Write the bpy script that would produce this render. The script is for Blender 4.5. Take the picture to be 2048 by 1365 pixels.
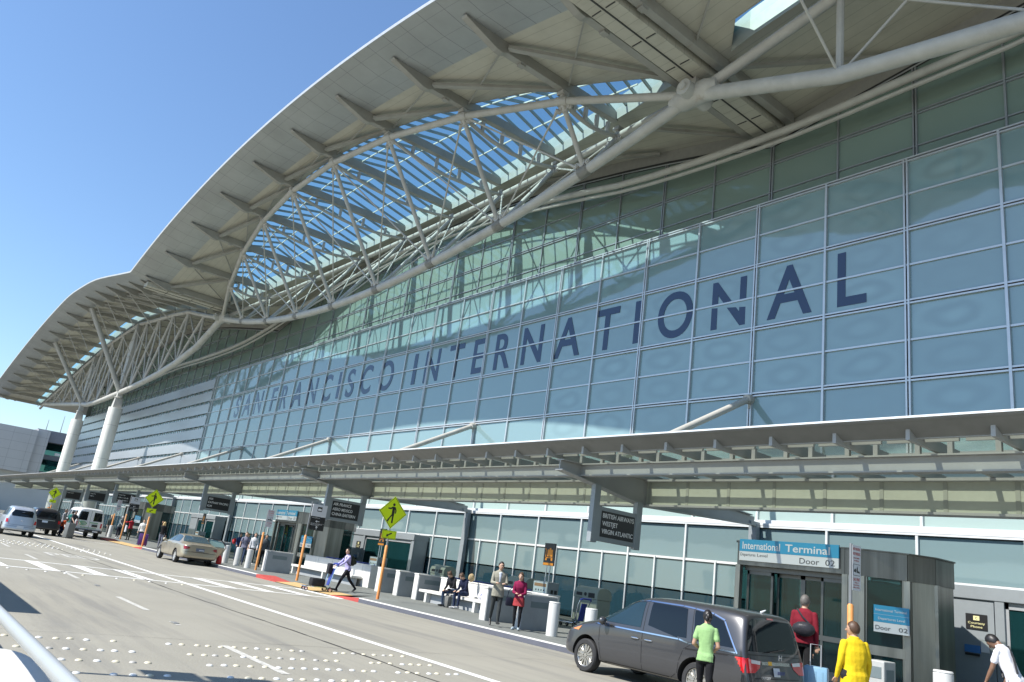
import bpy, bmesh, math, random
from mathutils import Vector, Matrix
from mathutils.bvhtree import BVHTree
random.seed(7)
PI=math.pi; R=math.radians
for o in list(bpy.data.objects): bpy.data.objects.remove(o)
SC=bpy.context.scene; COL=SC.collection
# ---------------- camera ----------------
cam=bpy.data.cameras.new('camera'); co=bpy.data.objects.new('camera',cam); COL.objects.link(co); SC.camera=co
right=Vector((0.63063,0.76462,0.13291)).normalized(); fwd=Vector((-0.76323,0.57990,0.28507)).normalized()
cup=right.cross(fwd).normalized(); right=fwd.cross(cup).normalized()
M=Matrix((right,cup,-fwd)).transposed().to_4x4(); M.translation=Vector((0,0,1.7)); co.matrix_world=M
cam.sensor_width=36; cam.lens=36*1546.836/2048; cam.clip_end=3000; cam.clip_start=.05
# ---------------- world, sun, exposure ----------------
sun_dir=Vector((3.0,13.4,-15.6)).normalized()     # the way light travels
to_sun=-sun_dir; elev=math.asin(to_sun.z); azi=math.atan2(to_sun.x,to_sun.y)
W=bpy.data.worlds.new('World'); SC.world=W; W.use_nodes=True
nt=W.node_tree; bg=nt.nodes['Background']; sk=nt.nodes.new('ShaderNodeTexSky'); sk.sky_type='NISHITA'; sk.sun_disc=False
sk.sun_elevation=elev; sk.sun_rotation=azi; sk.air_density=1.2; sk.dust_density=0.3; sk.ozone_density=6.0; sk.altitude=0
nt.links.new(sk.outputs[0],bg.inputs[0]); bg.inputs[1].default_value=0.108
sl=bpy.data.lights.new('sun','SUN'); so=bpy.data.objects.new('sun',sl); COL.objects.link(so)
sl.energy=4.2; sl.angle=R(.53); sl.color=(1,.955,.88); so.rotation_euler=sun_dir.to_track_quat('-Z','Y').to_euler(); so.location=(0,-20,60)
SC.view_settings.view_transform='Standard'; SC.view_settings.look='None'; SC.view_settings.exposure=0.9; SC.view_settings.gamma=1
SC.render.engine='CYCLES'; SC.cycles.max_bounces=8; SC.cycles.transparent_max_bounces=16
SC.cycles.caustics_reflective=False; SC.cycles.caustics_refractive=False
# ---------------- helpers ----------------
def link(o,parent=None):
    COL.objects.link(o)
    if parent: o.parent=parent
    return o
def tag(o,label=None,cat=None,group=None,kind=None):
    if label: o['label']=label
    if cat: o['category']=cat
    if group: o['group']=group
    if kind: o['kind']=kind
    return o
def thing(name,label,cat,loc=(0,0,0),rz=0,group=None):
    o=bpy.data.objects.new(name,None); o.empty_display_size=.2; COL.objects.link(o); o.location=loc; o.rotation_euler=(0,0,rz)
    return tag(o,label,cat,group)
class MB:
    "mesh builder"
    def __init__(s): s.v=[];s.f=[];s.m=[]
    def add(s,v,f,m=0):
        n=len(s.v); s.v+=[tuple(p) for p in v]; s.f+=[tuple(i+n for i in q) for q in f]; s.m+=[m]*len(f); return s
    def box(s,x0,x1,y0,y1,z0,z1,m=0):
        v=[(x,y,z) for z in (z0,z1) for y in (y0,y1) for x in (x0,x1)]
        return s.add(v,[(0,2,3,1),(4,5,7,6),(0,1,5,4),(2,6,7,3),(0,4,6,2),(1,3,7,5)],m)
    def tube(s,p0,p1,r,r2=None,n=10,m=0,caps=True):
        p0=Vector(p0);p1=Vector(p1); r2=r if r2 is None else r2; d=(p1-p0)
        if d.length<1e-6: return s
        d.normalize(); a=d.orthogonal().normalized(); b=d.cross(a); v=[]
        for p,q in ((p0,r),(p1,r2)):
            for i in range(n): t=2*PI*i/n; v.append(p+(a*math.cos(t)+b*math.sin(t))*q)
        f=[(i,(i+1)%n,n+(i+1)%n,n+i) for i in range(n)]
        if caps: f+=[tuple(range(n-1,-1,-1)),tuple(range(n,2*n))]
        return s.add(v,f,m)
    def path(s,pts,r,n=10,m=0):
        pts=[Vector(p) for p in pts]; rs=r if isinstance(r,(list,tuple)) else [r]*len(pts); v=[];a=None
        for i,p in enumerate(pts):
            d=(pts[min(i+1,len(pts)-1)]-pts[max(i-1,0)]).normalized()
            a=d.orthogonal().normalized() if a is None else (a-d*a.dot(d)).normalized()
            b=d.cross(a)
            for k in range(n): t=2*PI*k/n; v.append(p+(a*math.cos(t)+b*math.sin(t))*rs[i])
        f=[(i*n+k,i*n+(k+1)%n,(i+1)*n+(k+1)%n,(i+1)*n+k) for i in range(len(pts)-1) for k in range(n)]
        L=len(pts)-1; f+=[tuple(range(n-1,-1,-1)),tuple(range(L*n,L*n+n))]
        return s.add(v,f,m)
    def bar(s,p0,p1,w,h,upv=(0,0,1),m=0):
        p0=Vector(p0);p1=Vector(p1);d=(p1-p0).normalized();u=Vector(upv);a=d.cross(u)
        if a.length<1e-4: a=d.orthogonal()
        a.normalize();u=a.cross(d).normalized();v=[]
        for p in (p0,p1):
            for i,j in ((-1,-1),(1,-1),(1,1),(-1,1)): v.append(p+a*w*.5*i+u*h*.5*j)
        return s.add(v,[(3,2,1,0),(4,5,6,7),(0,1,5,4),(1,2,6,5),(2,3,7,6),(3,0,4,7)],m)
    def prism(s,poly,axis,a,b,m=0):
        "poly: 2D points in the plane across axis; axis 0:(y,z) 1:(x,z) 2:(x,y)"
        def P(q,t): return (t,q[0],q[1]) if axis==0 else ((q[0],t,q[1]) if axis==1 else (q[0],q[1],t))
        n=len(poly); v=[P(q,a) for q in poly]+[P(q,b) for q in poly]
        f=[tuple(range(n)),tuple(range(2*n-1,n-1,-1))]+[(i,n+i,n+(i+1)%n,(i+1)%n) for i in range(n)]
        return s.add(v,f,m)
    def lathe(s,prof,c=(0,0,0),n=20,m=0,axis=2):
        "prof: (r,z) closed top and bottom; axis 2 z, 1 y"
        v=[]
        for r,z in prof:
            for i in range(n):
                t=2*PI*i/n; x,y=r*math.cos(t),r*math.sin(t)
                v.append((c[0]+x,c[1]+y,c[2]+z) if axis==2 else (c[0]+x,c[1]+z,c[2]+y))
        L=len(prof); f=[(j*n+i,j*n+(i+1)%n,(j+1)*n+(i+1)%n,(j+1)*n+i) for j in range(L-1) for i in range(n)]
        if prof[0][0]>1e-4: f.append(tuple(range(n-1,-1,-1)))
        if prof[-1][0]>1e-4: f.append(tuple(range((L-1)*n,L*n)))
        return s.add(v,f,m)
    def quad(s,a,b,c,d,m=0): return s.add([a,b,c,d],[(0,1,2,3)],m)
    def sphere(s,c,r,sx=1,sy=1,sz=1,n=12,m=0,half=False):
        v=[];k=n//2; t0=0
        rows=[PI*j/k for j in range(k+1)] if not half else [PI/2*j/k for j in range(k+1)]
        for t in rows:
            for i in range(n):
                p=2*PI*i/n; v.append((c[0]+r*sx*math.sin(t)*math.cos(p),c[1]+r*sy*math.sin(t)*math.sin(p),c[2]+r*sz*math.cos(t)))
        f=[(j*n+i,(j+1)*n+i,(j+1)*n+(i+1)%n,j*n+(i+1)%n) for j in range(len(rows)-1) for i in range(n)]
        return s.add(v,f,m)
    def mesh(s,name,mats,smooth=False,bevel=0):
        me=bpy.data.meshes.new(name); me.from_pydata(s.v,[],s.f)
        if not isinstance(mats,(list,tuple)): mats=[mats]
        for m in mats: me.materials.append(m)
        me.polygons.foreach_set('material_index',s.m)
        bm=bmesh.new(); bm.from_mesh(me)
        bmesh.ops.remove_doubles(bm,verts=bm.verts,dist=1e-5)
        bmesh.ops.recalc_face_normals(bm,faces=bm.faces)
        if bevel: bmesh.ops.bevel(bm,geom=list(bm.edges),offset=bevel,segments=2,affect='EDGES',profile=.5)
        bm.to_mesh(me); bm.free()
        if smooth:
            me.polygons.foreach_set('use_smooth',[True]*len(me.polygons))
            try: me.set_sharp_from_angle(angle=R(38))
            except Exception: pass
        me.update(); return me
    def islands(s):
        n=len(s.v); p=list(range(n))
        def f(i):
            while p[i]!=i: p[i]=p[p[i]]; i=p[i]
            return i
        for q in s.f:
            for k in q[1:]: p[f(k)]=f(q[0])
        g={}
        for q,m in zip(s.f,s.m): g.setdefault(f(q[0]),[]).append((q,m))
        out=[]
        for fs in g.values():
            b=MB(); idx={}
            for q,m in fs:
                for k in q:
                    if k not in idx: idx[k]=len(b.v); b.v.append(s.v[k])
                b.f.append(tuple(idx[k] for k in q)); b.m.append(m)
            out.append(b)
        return out
    def objs(s,name,mats,parent=None,**k): return [b.obj(name,mats,parent,**k) for b in s.islands()]
    def obj(s,name,mats,parent=None,smooth=False,bevel=0,loc=None):
        o=bpy.data.objects.new(name,s.mesh(name,mats,smooth,bevel)); link(o,parent)
        if loc: o.location=loc
        return o
def copy_tree(o,parent=None):
    c=o.copy(); COL.objects.link(c)
    if parent: c.parent=parent
    for ch in list(o.children): copy_tree(ch,c)
    return c
def struct(o): o['kind']='structure'; return o
# ---------------- materials ----------------
MT={}
def mat(name,col,rough=.6,metal=0,var=.08,scale=3,bump=0,bscale=40,spec=.5,coat=0,emit=None,estr=1,coord='Object',stretch=None):
    if name in MT: return MT[name]
    m=bpy.data.materials.new(name); m.use_nodes=True; n=m.node_tree.nodes; l=m.node_tree.links; p=n['Principled BSDF']
    p.inputs['Roughness'].default_value=rough; p.inputs['Metallic'].default_value=metal
    p.inputs['Specular IOR Level'].default_value=spec; p.inputs['Coat Weight'].default_value=coat; p.inputs['Coat Roughness'].default_value=.04
    c=(*col,1); tc=n.new('ShaderNodeTexCoord'); src=tc.outputs[coord]
    if stretch:
        mp=n.new('ShaderNodeMapping'); mp.inputs['Scale'].default_value=stretch; l.new(src,mp.inputs[0]); src=mp.outputs[0]
    if var:
        no=n.new('ShaderNodeTexNoise'); no.inputs['Scale'].default_value=scale; no.inputs['Detail'].default_value=6; no.inputs['Roughness'].default_value=.6
        l.new(src,no.inputs['Vector']); mr=n.new('ShaderNodeMapRange'); mr.inputs[1].default_value=.3; mr.inputs[2].default_value=.7
        mr.inputs[3].default_value=1-var; mr.inputs[4].default_value=1+var; l.new(no.outputs[0],mr.inputs[0])
        mx=n.new('ShaderNodeVectorMath'); mx.operation='SCALE'; mx.inputs[0].default_value=col; l.new(mr.outputs[0],mx.inputs['Scale']); l.new(mx.outputs[0],p.inputs['Base Color'])
        m['_mx']=mx.name
    else: p.inputs['Base Color'].default_value=c
    if bump:
        nb=n.new('ShaderNodeTexNoise'); nb.inputs['Scale'].default_value=bscale; nb.inputs['Detail'].default_value=5; l.new(src,nb.inputs['Vector'])
        b=n.new('ShaderNodeBump'); b.inputs['Strength'].default_value=bump; b.inputs['Distance'].default_value=.02; l.new(nb.outputs[0],b.inputs['Height']); l.new(b.outputs[0],p.inputs['Normal'])
    if emit: p.inputs['Emission Color'].default_value=(*emit,1); p.inputs['Emission Strength'].default_value=estr
    MT[name]=m; return m
def glassmat(name,base,tint,ftrans,rough=.06,ior=1.6,wob=0.0,wscale=.6,variation=True):
    m=bpy.data.materials.new(name); m.use_nodes=True; n=m.node_tree.nodes; l=m.node_tree.links; p=n['Principled BSDF']
    p.inputs['Base Color'].default_value=(*base,1); p.inputs['Roughness'].default_value=rough; p.inputs['IOR'].default_value=ior
    t=n.new('ShaderNodeBsdfTransparent'); t.inputs[0].default_value=(*tint,1); mx=n.new('ShaderNodeMixShader'); mx.inputs[0].default_value=ftrans
    l.new(p.outputs[0],mx.inputs[1]); l.new(t.outputs[0],mx.inputs[2]); l.new(mx.outputs[0],n['Material Output'].inputs[0])
    geo=n.new('ShaderNodeNewGeometry')
    if wob:
        no=n.new('ShaderNodeTexNoise'); no.inputs['Scale'].default_value=wscale; no.inputs['Detail'].default_value=2; l.new(geo.outputs['Position'],no.inputs['Vector'])
        b=n.new('ShaderNodeBump'); b.inputs['Strength'].default_value=wob; b.inputs['Distance'].default_value=.25; l.new(no.outputs[0],b.inputs['Height']); l.new(b.outputs[0],p.inputs['Normal'])
    if variation:
        oi=n.new('ShaderNodeObjectInfo'); mr=n.new('ShaderNodeMapRange'); mr.inputs[3].default_value=.92; mr.inputs[4].default_value=1.06
        l.new(oi.outputs['Random'],mr.inputs[0]); vm=n.new('ShaderNodeVectorMath'); vm.operation='SCALE'; vm.inputs[0].default_value=base
        l.new(mr.outputs[0],vm.inputs['Scale']); l.new(vm.outputs[0],p.inputs['Base Color'])
    return m
def rings(m):
    "soft oval rings of lighter and darker base colour inside each pane"
    n=m.node_tree.nodes; l=m.node_tree.links; p=n['Principled BSDF']; old=p.inputs['Base Color'].links[0].from_socket
    tc=n.new('ShaderNodeTexCoord'); mp=n.new('ShaderNodeMapping'); mp.inputs['Location'].default_value=(-1.52,0,-.69); l.new(tc.outputs['Object'],mp.inputs[0])
    s2=n.new('ShaderNodeVectorMath'); s2.operation='MULTIPLY'; s2.inputs[1].default_value=(.62,0,1.35); l.new(mp.outputs[0],s2.inputs[0])
    no=n.new('ShaderNodeTexNoise'); no.inputs['Scale'].default_value=.9; geo=n.new('ShaderNodeNewGeometry'); l.new(geo.outputs['Position'],no.inputs['Vector'])
    ad=n.new('ShaderNodeVectorMath'); ad.operation='MULTIPLY_ADD'; ad.inputs[1].default_value=(.5,.5,.5); l.new(no.outputs['Color'],ad.inputs[0]); l.new(s2.outputs[0],ad.inputs[2])
    sb=n.new('ShaderNodeVectorMath'); sb.operation='SUBTRACT'; sb.inputs[1].default_value=(.25,.25,.25); l.new(ad.outputs[0],sb.inputs[0])
    le=n.new('ShaderNodeVectorMath'); le.operation='LENGTH'; l.new(sb.outputs[0],le.inputs[0])
    oi=n.new('ShaderNodeObjectInfo'); ph=n.new('ShaderNodeMath'); ph.operation='MULTIPLY_ADD'; ph.inputs[1].default_value=8.5; l.new(le.outputs['Value'],ph.inputs[0]); l.new(oi.outputs['Random'],ph.inputs[2])
    sn=n.new('ShaderNodeMath'); sn.operation='SINE'; l.new(ph.outputs[0],sn.inputs[0])
    fo=n.new('ShaderNodeMapRange'); fo.inputs[1].default_value=.95; fo.inputs[2].default_value=.55; fo.inputs[3].default_value=0; fo.inputs[4].default_value=.13; l.new(le.outputs['Value'],fo.inputs[0])
    rm=n.new('ShaderNodeMath'); rm.operation='MULTIPLY'; l.new(fo.outputs[0],rm.inputs[0]); l.new(oi.outputs['Random'],rm.inputs[1])
    k=n.new('ShaderNodeMath'); k.operation='MULTIPLY_ADD'; k.inputs[2].default_value=1; l.new(sn.outputs[0],k.inputs[0]); l.new(rm.outputs[0],k.inputs[1])
    vm=n.new('ShaderNodeVectorMath'); vm.operation='SCALE'; l.new(old,vm.inputs[0]); l.new(k.outputs[0],vm.inputs['Scale']); l.new(vm.outputs[0],p.inputs['Base Color'])
    return m
def lined(m,axis,period,width,dark=.6,offset=0):
    "fine joints across one axis of object space"
    n=m.node_tree.nodes; l=m.node_tree.links; p=n['Principled BSDF']
    tc=n.new('ShaderNodeTexCoord'); sx=n.new('ShaderNodeSeparateXYZ'); l.new(tc.outputs['Object'],sx.inputs[0])
    d=n.new('ShaderNodeMath'); d.operation='MULTIPLY_ADD'; d.inputs[1].default_value=1/period; d.inputs[2].default_value=offset+1000; l.new(sx.outputs[axis],d.inputs[0])
    fr=n.new('ShaderNodeMath'); fr.operation='FRACT'; l.new(d.outputs[0],fr.inputs[0])
    lt=n.new('ShaderNodeMath'); lt.operation='LESS_THAN'; lt.inputs[1].default_value=width/period; l.new(fr.outputs[0],lt.inputs[0])
    ma=n.new('ShaderNodeMath'); ma.operation='MULTIPLY_ADD'; ma.inputs[1].default_value=dark-1; ma.inputs[2].default_value=1; l.new(lt.outputs[0],ma.inputs[0])
    old=p.inputs['Base Color'].links[0].from_socket if p.inputs['Base Color'].links else None
    vm=n.new('ShaderNodeVectorMath'); vm.operation='SCALE'
    if old: l.new(old,vm.inputs[0])
    else: vm.inputs[0].default_value=p.inputs['Base Color'].default_value[:3]
    l.new(ma.outputs[0],vm.inputs['Scale']); l.new(vm.outputs[0],p.inputs['Base Color']); return m
def streak(m,col,scale,thr,amount,stretch=(1,1,1)):
    "irregular stain patches mixed over the base colour"
    n=m.node_tree.nodes; l=m.node_tree.links; p=n['Principled BSDF']; old=p.inputs['Base Color'].links[0].from_socket
    tc=n.new('ShaderNodeTexCoord'); mp=n.new('ShaderNodeMapping'); mp.inputs['Scale'].default_value=stretch; l.new(tc.outputs['Object'],mp.inputs[0])
    no=n.new('ShaderNodeTexNoise'); no.inputs['Scale'].default_value=scale; no.inputs['Detail'].default_value=8; no.inputs['Roughness'].default_value=.65; l.new(mp.outputs[0],no.inputs['Vector'])
    mr=n.new('ShaderNodeMapRange'); mr.inputs[1].default_value=thr; mr.inputs[2].default_value=thr+.12; mr.inputs[3].default_value=0; mr.inputs[4].default_value=amount; l.new(no.outputs[0],mr.inputs[0])
    mx=n.new('ShaderNodeMix'); mx.data_type='RGBA'; l.new(mr.outputs[0],mx.inputs[0]); l.new(old,mx.inputs[6]); mx.inputs[7].default_value=(*col,1); l.new(mx.outputs[2],p.inputs['Base Color']); return m
# palette
white=mat('white_paint',(.78,.78,.77),.45,var=.04,scale=6)
steelw=streak(streak(mat('roof_steel_paint',(.43,.42,.39),.5,var=.10,scale=1.5),(.24,.15,.08),1.1,.64,.45,(1,1,.25)),(.22,.21,.19),.6,.56,.35,(1,1,.5))
ribm=streak(mat('roof_rib_paint',(.30,.295,.27),.55,var=.12,scale=1.2),(.17,.10,.055),1.7,.62,.5)
soff=lined(streak(mat('soffit_boards',(.46,.445,.38),.7,var=.06,scale=1.2),(.22,.19,.15),.5,.55,.3,(.4,1,1)),1,.52,.025,.72)
eavm=lined(lined(mat('eave_metal',(.34,.355,.36),.42,.3,var=.12,scale=.35),0,1.5235,.03,.45),1,1.05,.02,.7)
rooft=mat('roof_top',(.5,.5,.5),.5,.3)
alu=mat('mullion_aluminium',(.52,.54,.56),.35,.5,var=.05)
concr=mat('concrete',(.42,.41,.385),.8,var=.08,scale=2,bump=.2)
darkg=mat('dark_gap',(.045,.045,.045),.7)
black=mat('black_plastic',(.02,.02,.022),.45)
rubber=mat('tyre_rubber',(.025,.025,.026),.75,var=.2,scale=20)
chrome=mat('chrome',(.7,.72,.75),.12,1,var=0)
steel=mat('brushed_steel',(.15,.147,.138),.32,.85,var=.35,scale=1.0,stretch=(3,3,.15))
steell=mat('brushed_steel_light',(.30,.29,.265),.30,.85,var=.3,scale=1.0,stretch=(3,3,.15))
greyp=mat('grey_panel',(.27,.30,.32),.45,.2,var=.05)
canst=mat('canopy_steel',(.36,.37,.365),.5,var=.06,scale=2)
orange=mat('orange_sleeve',(.62,.27,.08),.6,var=.12,scale=8)
yellow=mat('fluorescent_yellow',(.72,.90,.01),.35,var=0)
signblk=mat('sign_black',(.018,.018,.02),.4,var=0)
signwht=mat('sign_white',(.62,.63,.66),.45,var=0)
signtxt=mat('sign_lettering',(.8,.8,.8),.5,var=0)
signblu=mat('sign_blue',(.03,.27,.48),.35,var=.04)
signorg=mat('sign_orange',(.85,.30,.02),.45,var=0)
signred=mat('sign_red',(.45,.10,.09),.5,var=0)
textgry=mat('lettering_grey',(.09,.09,.10),.5,var=0)
dglass=glassmat('dark_door_glass',(.012,.05,.055),(.50,.80,.80),.5,.03,1.5,0)
# ---------------- text ----------------
def text(s,name,M,m,cap=None,width=None,parent=None,depth=.006,bold=0.0,spacing=1.0,align='LEFT'):
    "glyphs in plane M (local x advance, y up, z normal); cap height and optional width in metres"
    if not s: return None
    cu=bpy.data.curves.new('t','FONT'); cu.body=s; cu.size=1; cu.offset=min(bold,.014); cu.space_character=spacing; cu.extrude=0; cu.resolution_u=(3 if (cap or 0)<1 else 10)
    ob=bpy.data.objects.new('t',cu); COL.objects.link(ob)
    bpy.context.view_layer.update(); dg=bpy.context.evaluated_depsgraph_get(); me=bpy.data.meshes.new_from_object(ob.evaluated_get(dg))
    bpy.data.objects.remove(ob); bpy.data.curves.remove(cu); me.name=name
    if not me.vertices: return None
    bm=bmesh.new(); bm.from_mesh(me); xs=[v.co.x for v in bm.verts]; ys=[v.co.y for v in bm.verts]; x0,x1=min(xs),max(xs)
    k=cap/.70; kx=k if width is None else width/(x1-x0)
    w=(x1-x0)*kx; ox=0 if align=='LEFT' else (-w/2 if align=='CENTER' else -w)
    for v in bm.verts: v.co=Vector(((v.co.x-x0)*kx+ox,v.co.y*k,0))
    r=bmesh.ops.extrude_face_region(bm,geom=bm.faces[:]); 
    for g in r['geom']:
        if isinstance(g,bmesh.types.BMVert): g.co.z+=depth
    bmesh.ops.recalc_face_normals(bm,faces=bm.faces)
    bm.transform(M); [setattr(f_,'smooth',False) for f_ in bm.faces]; bm.to_mesh(me); bm.free(); me.materials.clear(); me.materials.append(m)
    o=bpy.data.objects.new(name,me); link(o,parent); return o
def MX(o,side='X'):
    "text frame at o: side 'X' faces +X reading along +Y; 'F' faces -Y reading along +X"
    if side=='X': a,b=Vector((0,1,0)),Vector((0,0,1))
    else: a,b=Vector((1,0,0)),Vector((0,0,1))
    c=a.cross(b); m=Matrix((a,b,c)).transposed().to_4x4(); m.translation=Vector(o); return m
def MD(o,a,b=(0,0,1)):
    a=Vector(a).normalized(); b=Vector(b).normalized(); c=a.cross(b); m=Matrix((a,b,c)).transposed().to_4x4(); m.translation=Vector(o); return m
BAY=3.04725; XK=lambda k:-11.53875+k*BAY
YT=20.8; XC=XK(-11); HALF=9*BAY
# ================= ground, road, pavement =================
road=mat('road_concrete',(.268,.255,.212),.85,var=.07,scale=.35,bump=.25,bscale=25)
streak(road,(.17,.165,.15),.9,.52,.65,(.10,1,1)); streak(road,(.20,.19,.165),2.2,.52,.35,(.05,1,1)); streak(road,(.36,.35,.31),.35,.6,.35,(.5,.25,1)); streak(road,(.13,.12,.11),3.5,.68,.7); streak(road,(.10,.095,.085),1.6,.70,.6,(.5,1,1))
pave=lined(lined(mat('pavement_slabs',(.155,.165,.155),.75,var=.10,scale=.8,bump=.15,bscale=30),0,1.52,.02,.75),1,1.52,.02,.75)
streak(pave,(.19,.19,.18),1.3,.57,.5)
paintw=streak(mat('road_paint_white',(.74,.74,.71),.6,var=.08,scale=6),(.34,.33,.30),5,.60,.75)
paintf=streak(mat('road_paint_faded',(.50,.49,.45),.7,var=.1,scale=8),(.30,.29,.26),9,.50,.8)
redp=streak(mat('kerb_red',(.42,.06,.05),.65,var=.1,scale=5),(.25,.12,.10),4,.6,.5)
yelp=streak(mat('ramp_yellow',(.50,.34,.15),.7,var=.08,scale=6),(.45,.33,.15),4,.6,.5)
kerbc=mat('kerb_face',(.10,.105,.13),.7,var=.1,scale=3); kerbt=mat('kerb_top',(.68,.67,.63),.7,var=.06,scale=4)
b=MB(); b.quad((-700,-500,-.02),(500,-500,-.02),(500,700,-.02),(-700,700,-.02)); struct(b.obj('ground',mat('far_ground',(.24,.235,.21),.9,var=.1,scale=.05)))
b=MB()
for i in range(0,24): b.quad((-190+i*10,-14,0),(-180+i*10,-14,0),(-180+i*10,14.3,0),(-190+i*10,14.3,0))
struct(b.obj('road',road))
KY=14.3   # kerb line
ramps=[(-35.2,-25.6),(-66.2,-54.5),(-104,-94)]
b=MB(); segs=[]
x=-190
for a0,a1 in sorted(ramps): segs.append((x,a0)); x=a1
segs.append((x,50))
for a0,a1 in segs:
    b.box(a0,a1,KY+.16,26.2,.0,.15,0)
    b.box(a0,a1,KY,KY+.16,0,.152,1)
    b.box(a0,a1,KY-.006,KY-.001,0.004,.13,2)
    # white painted top line
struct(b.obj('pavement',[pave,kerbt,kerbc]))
for a0,a1 in ramps:
    b=MB(); f=2.2; m0,m1=a0+f,a1-f
    # raised pavement behind the ramp
    b.box(a0,a1,KY+1.9,26.2,0,.15,0)
    # two flared red kerbs and the ramp between
    for s0,s1,z0,z1 in ((a0,m0,.15,.02),(m1,a1,.02,.15)):
        b.add([(s0,KY,0),(s1,KY,0),(s1,KY+.9,0),(s0,KY+.9,0),(s0,KY,z0),(s1,KY,z1),(s1,KY+.9,max(z1,.02)),(s0,KY+.9,max(z0,.02))],[(4,5,6,7),(0,1,5,4),(3,7,6,2),(0,4,7,3),(1,2,6,5)],1)
        b.add([(s0,KY+.9,max(z0,.02)),(s1,KY+.9,max(z1,.02)),(s1,KY+1.9,.15),(s0,KY+1.9,.15)],[(0,1,2,3)],0)
    b.add([(m0,KY,.02),(m1,KY,.02),(m1,KY+.95,.085),(m0,KY+.95,.085)],[(0,1,2,3)],2); b.add([(m0,KY+.95,.085),(m1,KY+.95,.085),(m1,KY+1.9,.15),(m0,KY+1.9,.15)],[(0,1,2,3)],0)
    struct(b.obj('kerb_ramp',[pave,redp,yelp]))
# ---- painted markings (sheets) ----
b=MB(); z=.004
def rect(b,x0,x1,y0,y1,m=0,z=z): b.quad((x0,y0,z),(x1,y0,z),(x1,y1,z),(x0,y1,z),m)
rect(b,-190,30,8.48,8.68)
for cx in (-30.0,-26.55): 
    rect(b,cx-.1,cx+.1,-8,8.48); rect(b,cx-.1,cx+.1,8.68,14.2)
for i in range(-8,13):
    y=4.7+i*1.34
    if y+.25>8.3 and y<8.8: continue
    b.quad((-29.9,y-.28,z),(-26.65,y-.18,z),(-26.65,y+.22,z),(-29.9,y+.12,z))
for cx in (-96.5,-100): rect(b,cx-.1,cx+.1,-8,8.48); rect(b,cx-.1,cx+.1,8.68,14.2)
for i in range(0,8): 
    y=-2+i*1.34; b.quad((-99.9,y-.28,z),(-96.6,y-.18,z),(-96.6,y+.22,z),(-99.9,y+.12,z))
for cx in (-57.2,-63.6): rect(b,cx-.08,cx+.08,8.75,14.2)
struct(b.obj('crosswalk_and_lane_paint',paintw))
b=MB()
for k in range(-12,4):
    x0=-12.95+k*6.95; rect(b,x0,x0+2.45,4.92,5.05)
rect(b,-22.75,-22.3,5.04,5.13); rect(b,-15.75,-15.25,4.92,5.02)
struct(b.obj('lane_dashes',paintf))
for s,x0,y0 in (('PED',-36.9,6.0),):
    o=text(s,'road_lettering',MD((x0+1.9,y0,.004),(0,1,0),(-1,0,0)),paintf,cap=2.0,width=1.9,depth=.001,bold=.01); struct(o)
# joints / cracks in the slab
tar=mat('tar_joint',(.04,.038,.035),.8)
b=MB(); pts=[]
x=-190
while x<20:
    y=7.3+.08*math.sin(x*.35)+random.uniform(-.03,.03)+ (0.6 if x<-55 else 0)*min(1,(-55-x)/20 if x<-55 else 0)
    pts.append((x,y)); x+=.7
for (xa,ya),(xb,yb) in zip(pts,pts[1:]):
    w=random.uniform(.012,.03); b.quad((xa,ya-w,.0055),(xb,yb-w,.0055),(xb,yb+w,.0055),(xa,ya+w,.0055))
for xc in (-13.4,-41,-70,-98):
    pts=[]; y=-10
    while y<14.2: pts.append((xc+random.uniform(-.04,.04),y)); y+=.5
    for (xa,ya),(xb,yb) in zip(pts,pts[1:]):
        w=random.uniform(.002,.006); b.quad((xa-w,ya,.0055),(xa+w,ya,.0055),(xb+w,yb,.0055),(xb-w,yb,.0055))
struct(b.obj('road_joints',tar))
# ---- raised ceramic road dots ----
cer=mat('ceramic_white',(.68,.68,.66),.25,var=.05,scale=10); cery=mat('ceramic_cream',(.62,.57,.43),.35,var=.1,scale=10); cerd=mat('ceramic_dirty',(.40,.39,.36),.5,var=.2,scale=10)
def dotmesh(m): return MB().lathe([(.047,0),(.045,.005),(.037,.014),(.021,.020),(0,.022)],n=14).mesh('road_dot',m,True)
dm=[dotmesh(cer),dotmesh(cery),dotmesh(cerd)]
dlab=['white raised ceramic dot in the rows across the road','cream raised ceramic dot in the rows across the road','grimy grey raised ceramic dot in the rows across the road']
random.seed(11)
def dot(x,y,k,grp='raised dots in four rows across the near road'):
    o=bpy.data.objects.new('road_dot',dm[k]); COL.objects.link(o); o.location=(x+random.uniform(-.025,.025),y+random.uniform(-.02,.02),.001)
    L=dlab[k].replace('in the rows across the road',grp.split('raised dots ')[1]); tag(o,L,'road dot',L.replace(' dot ',' dots '))
for r,(rx,st) in enumerate(((-12.76,.196),(-11.85,.196),(-11.0,.196),(-10.12,.196))):
    y=1.35
    pat={0:(1,1,0,1,1,1,1,1,1,1,1),}
    while y<8.3 if r<3 else y<7.4:
        n=int(round((y-1.35)/st))
        gap=(3.42<y<4.02) or (random.random()<.05) or (r<3 and 6.25+r*.2<y<6.75+r*.1)
        if not gap: dot(rx+random.uniform(-.01,.01),y,random.choice((0,1,1) if r<2 else (0,0,1)) if random.random()>.06 else 2)
        y+=st
for i in range(16):
    if i in (3,9): continue
    dot(-25.75,1.6+i*.47,(0,0,1)[i%3] if i!=5 else 2,'raised dots along the near edge of the crosswalk')
for r,rx in enumerate((-44.6,-43.4,-42.3,-41.2)):
    y=4.4
    while y<9.6:
        if not (7.55<y<8.0): dot(rx,y,(0,1,0)[int(y*5)%3],'raised dots in the far rows beyond the crosswalk')
        y+=.22 if y<7.6 else .26
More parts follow.
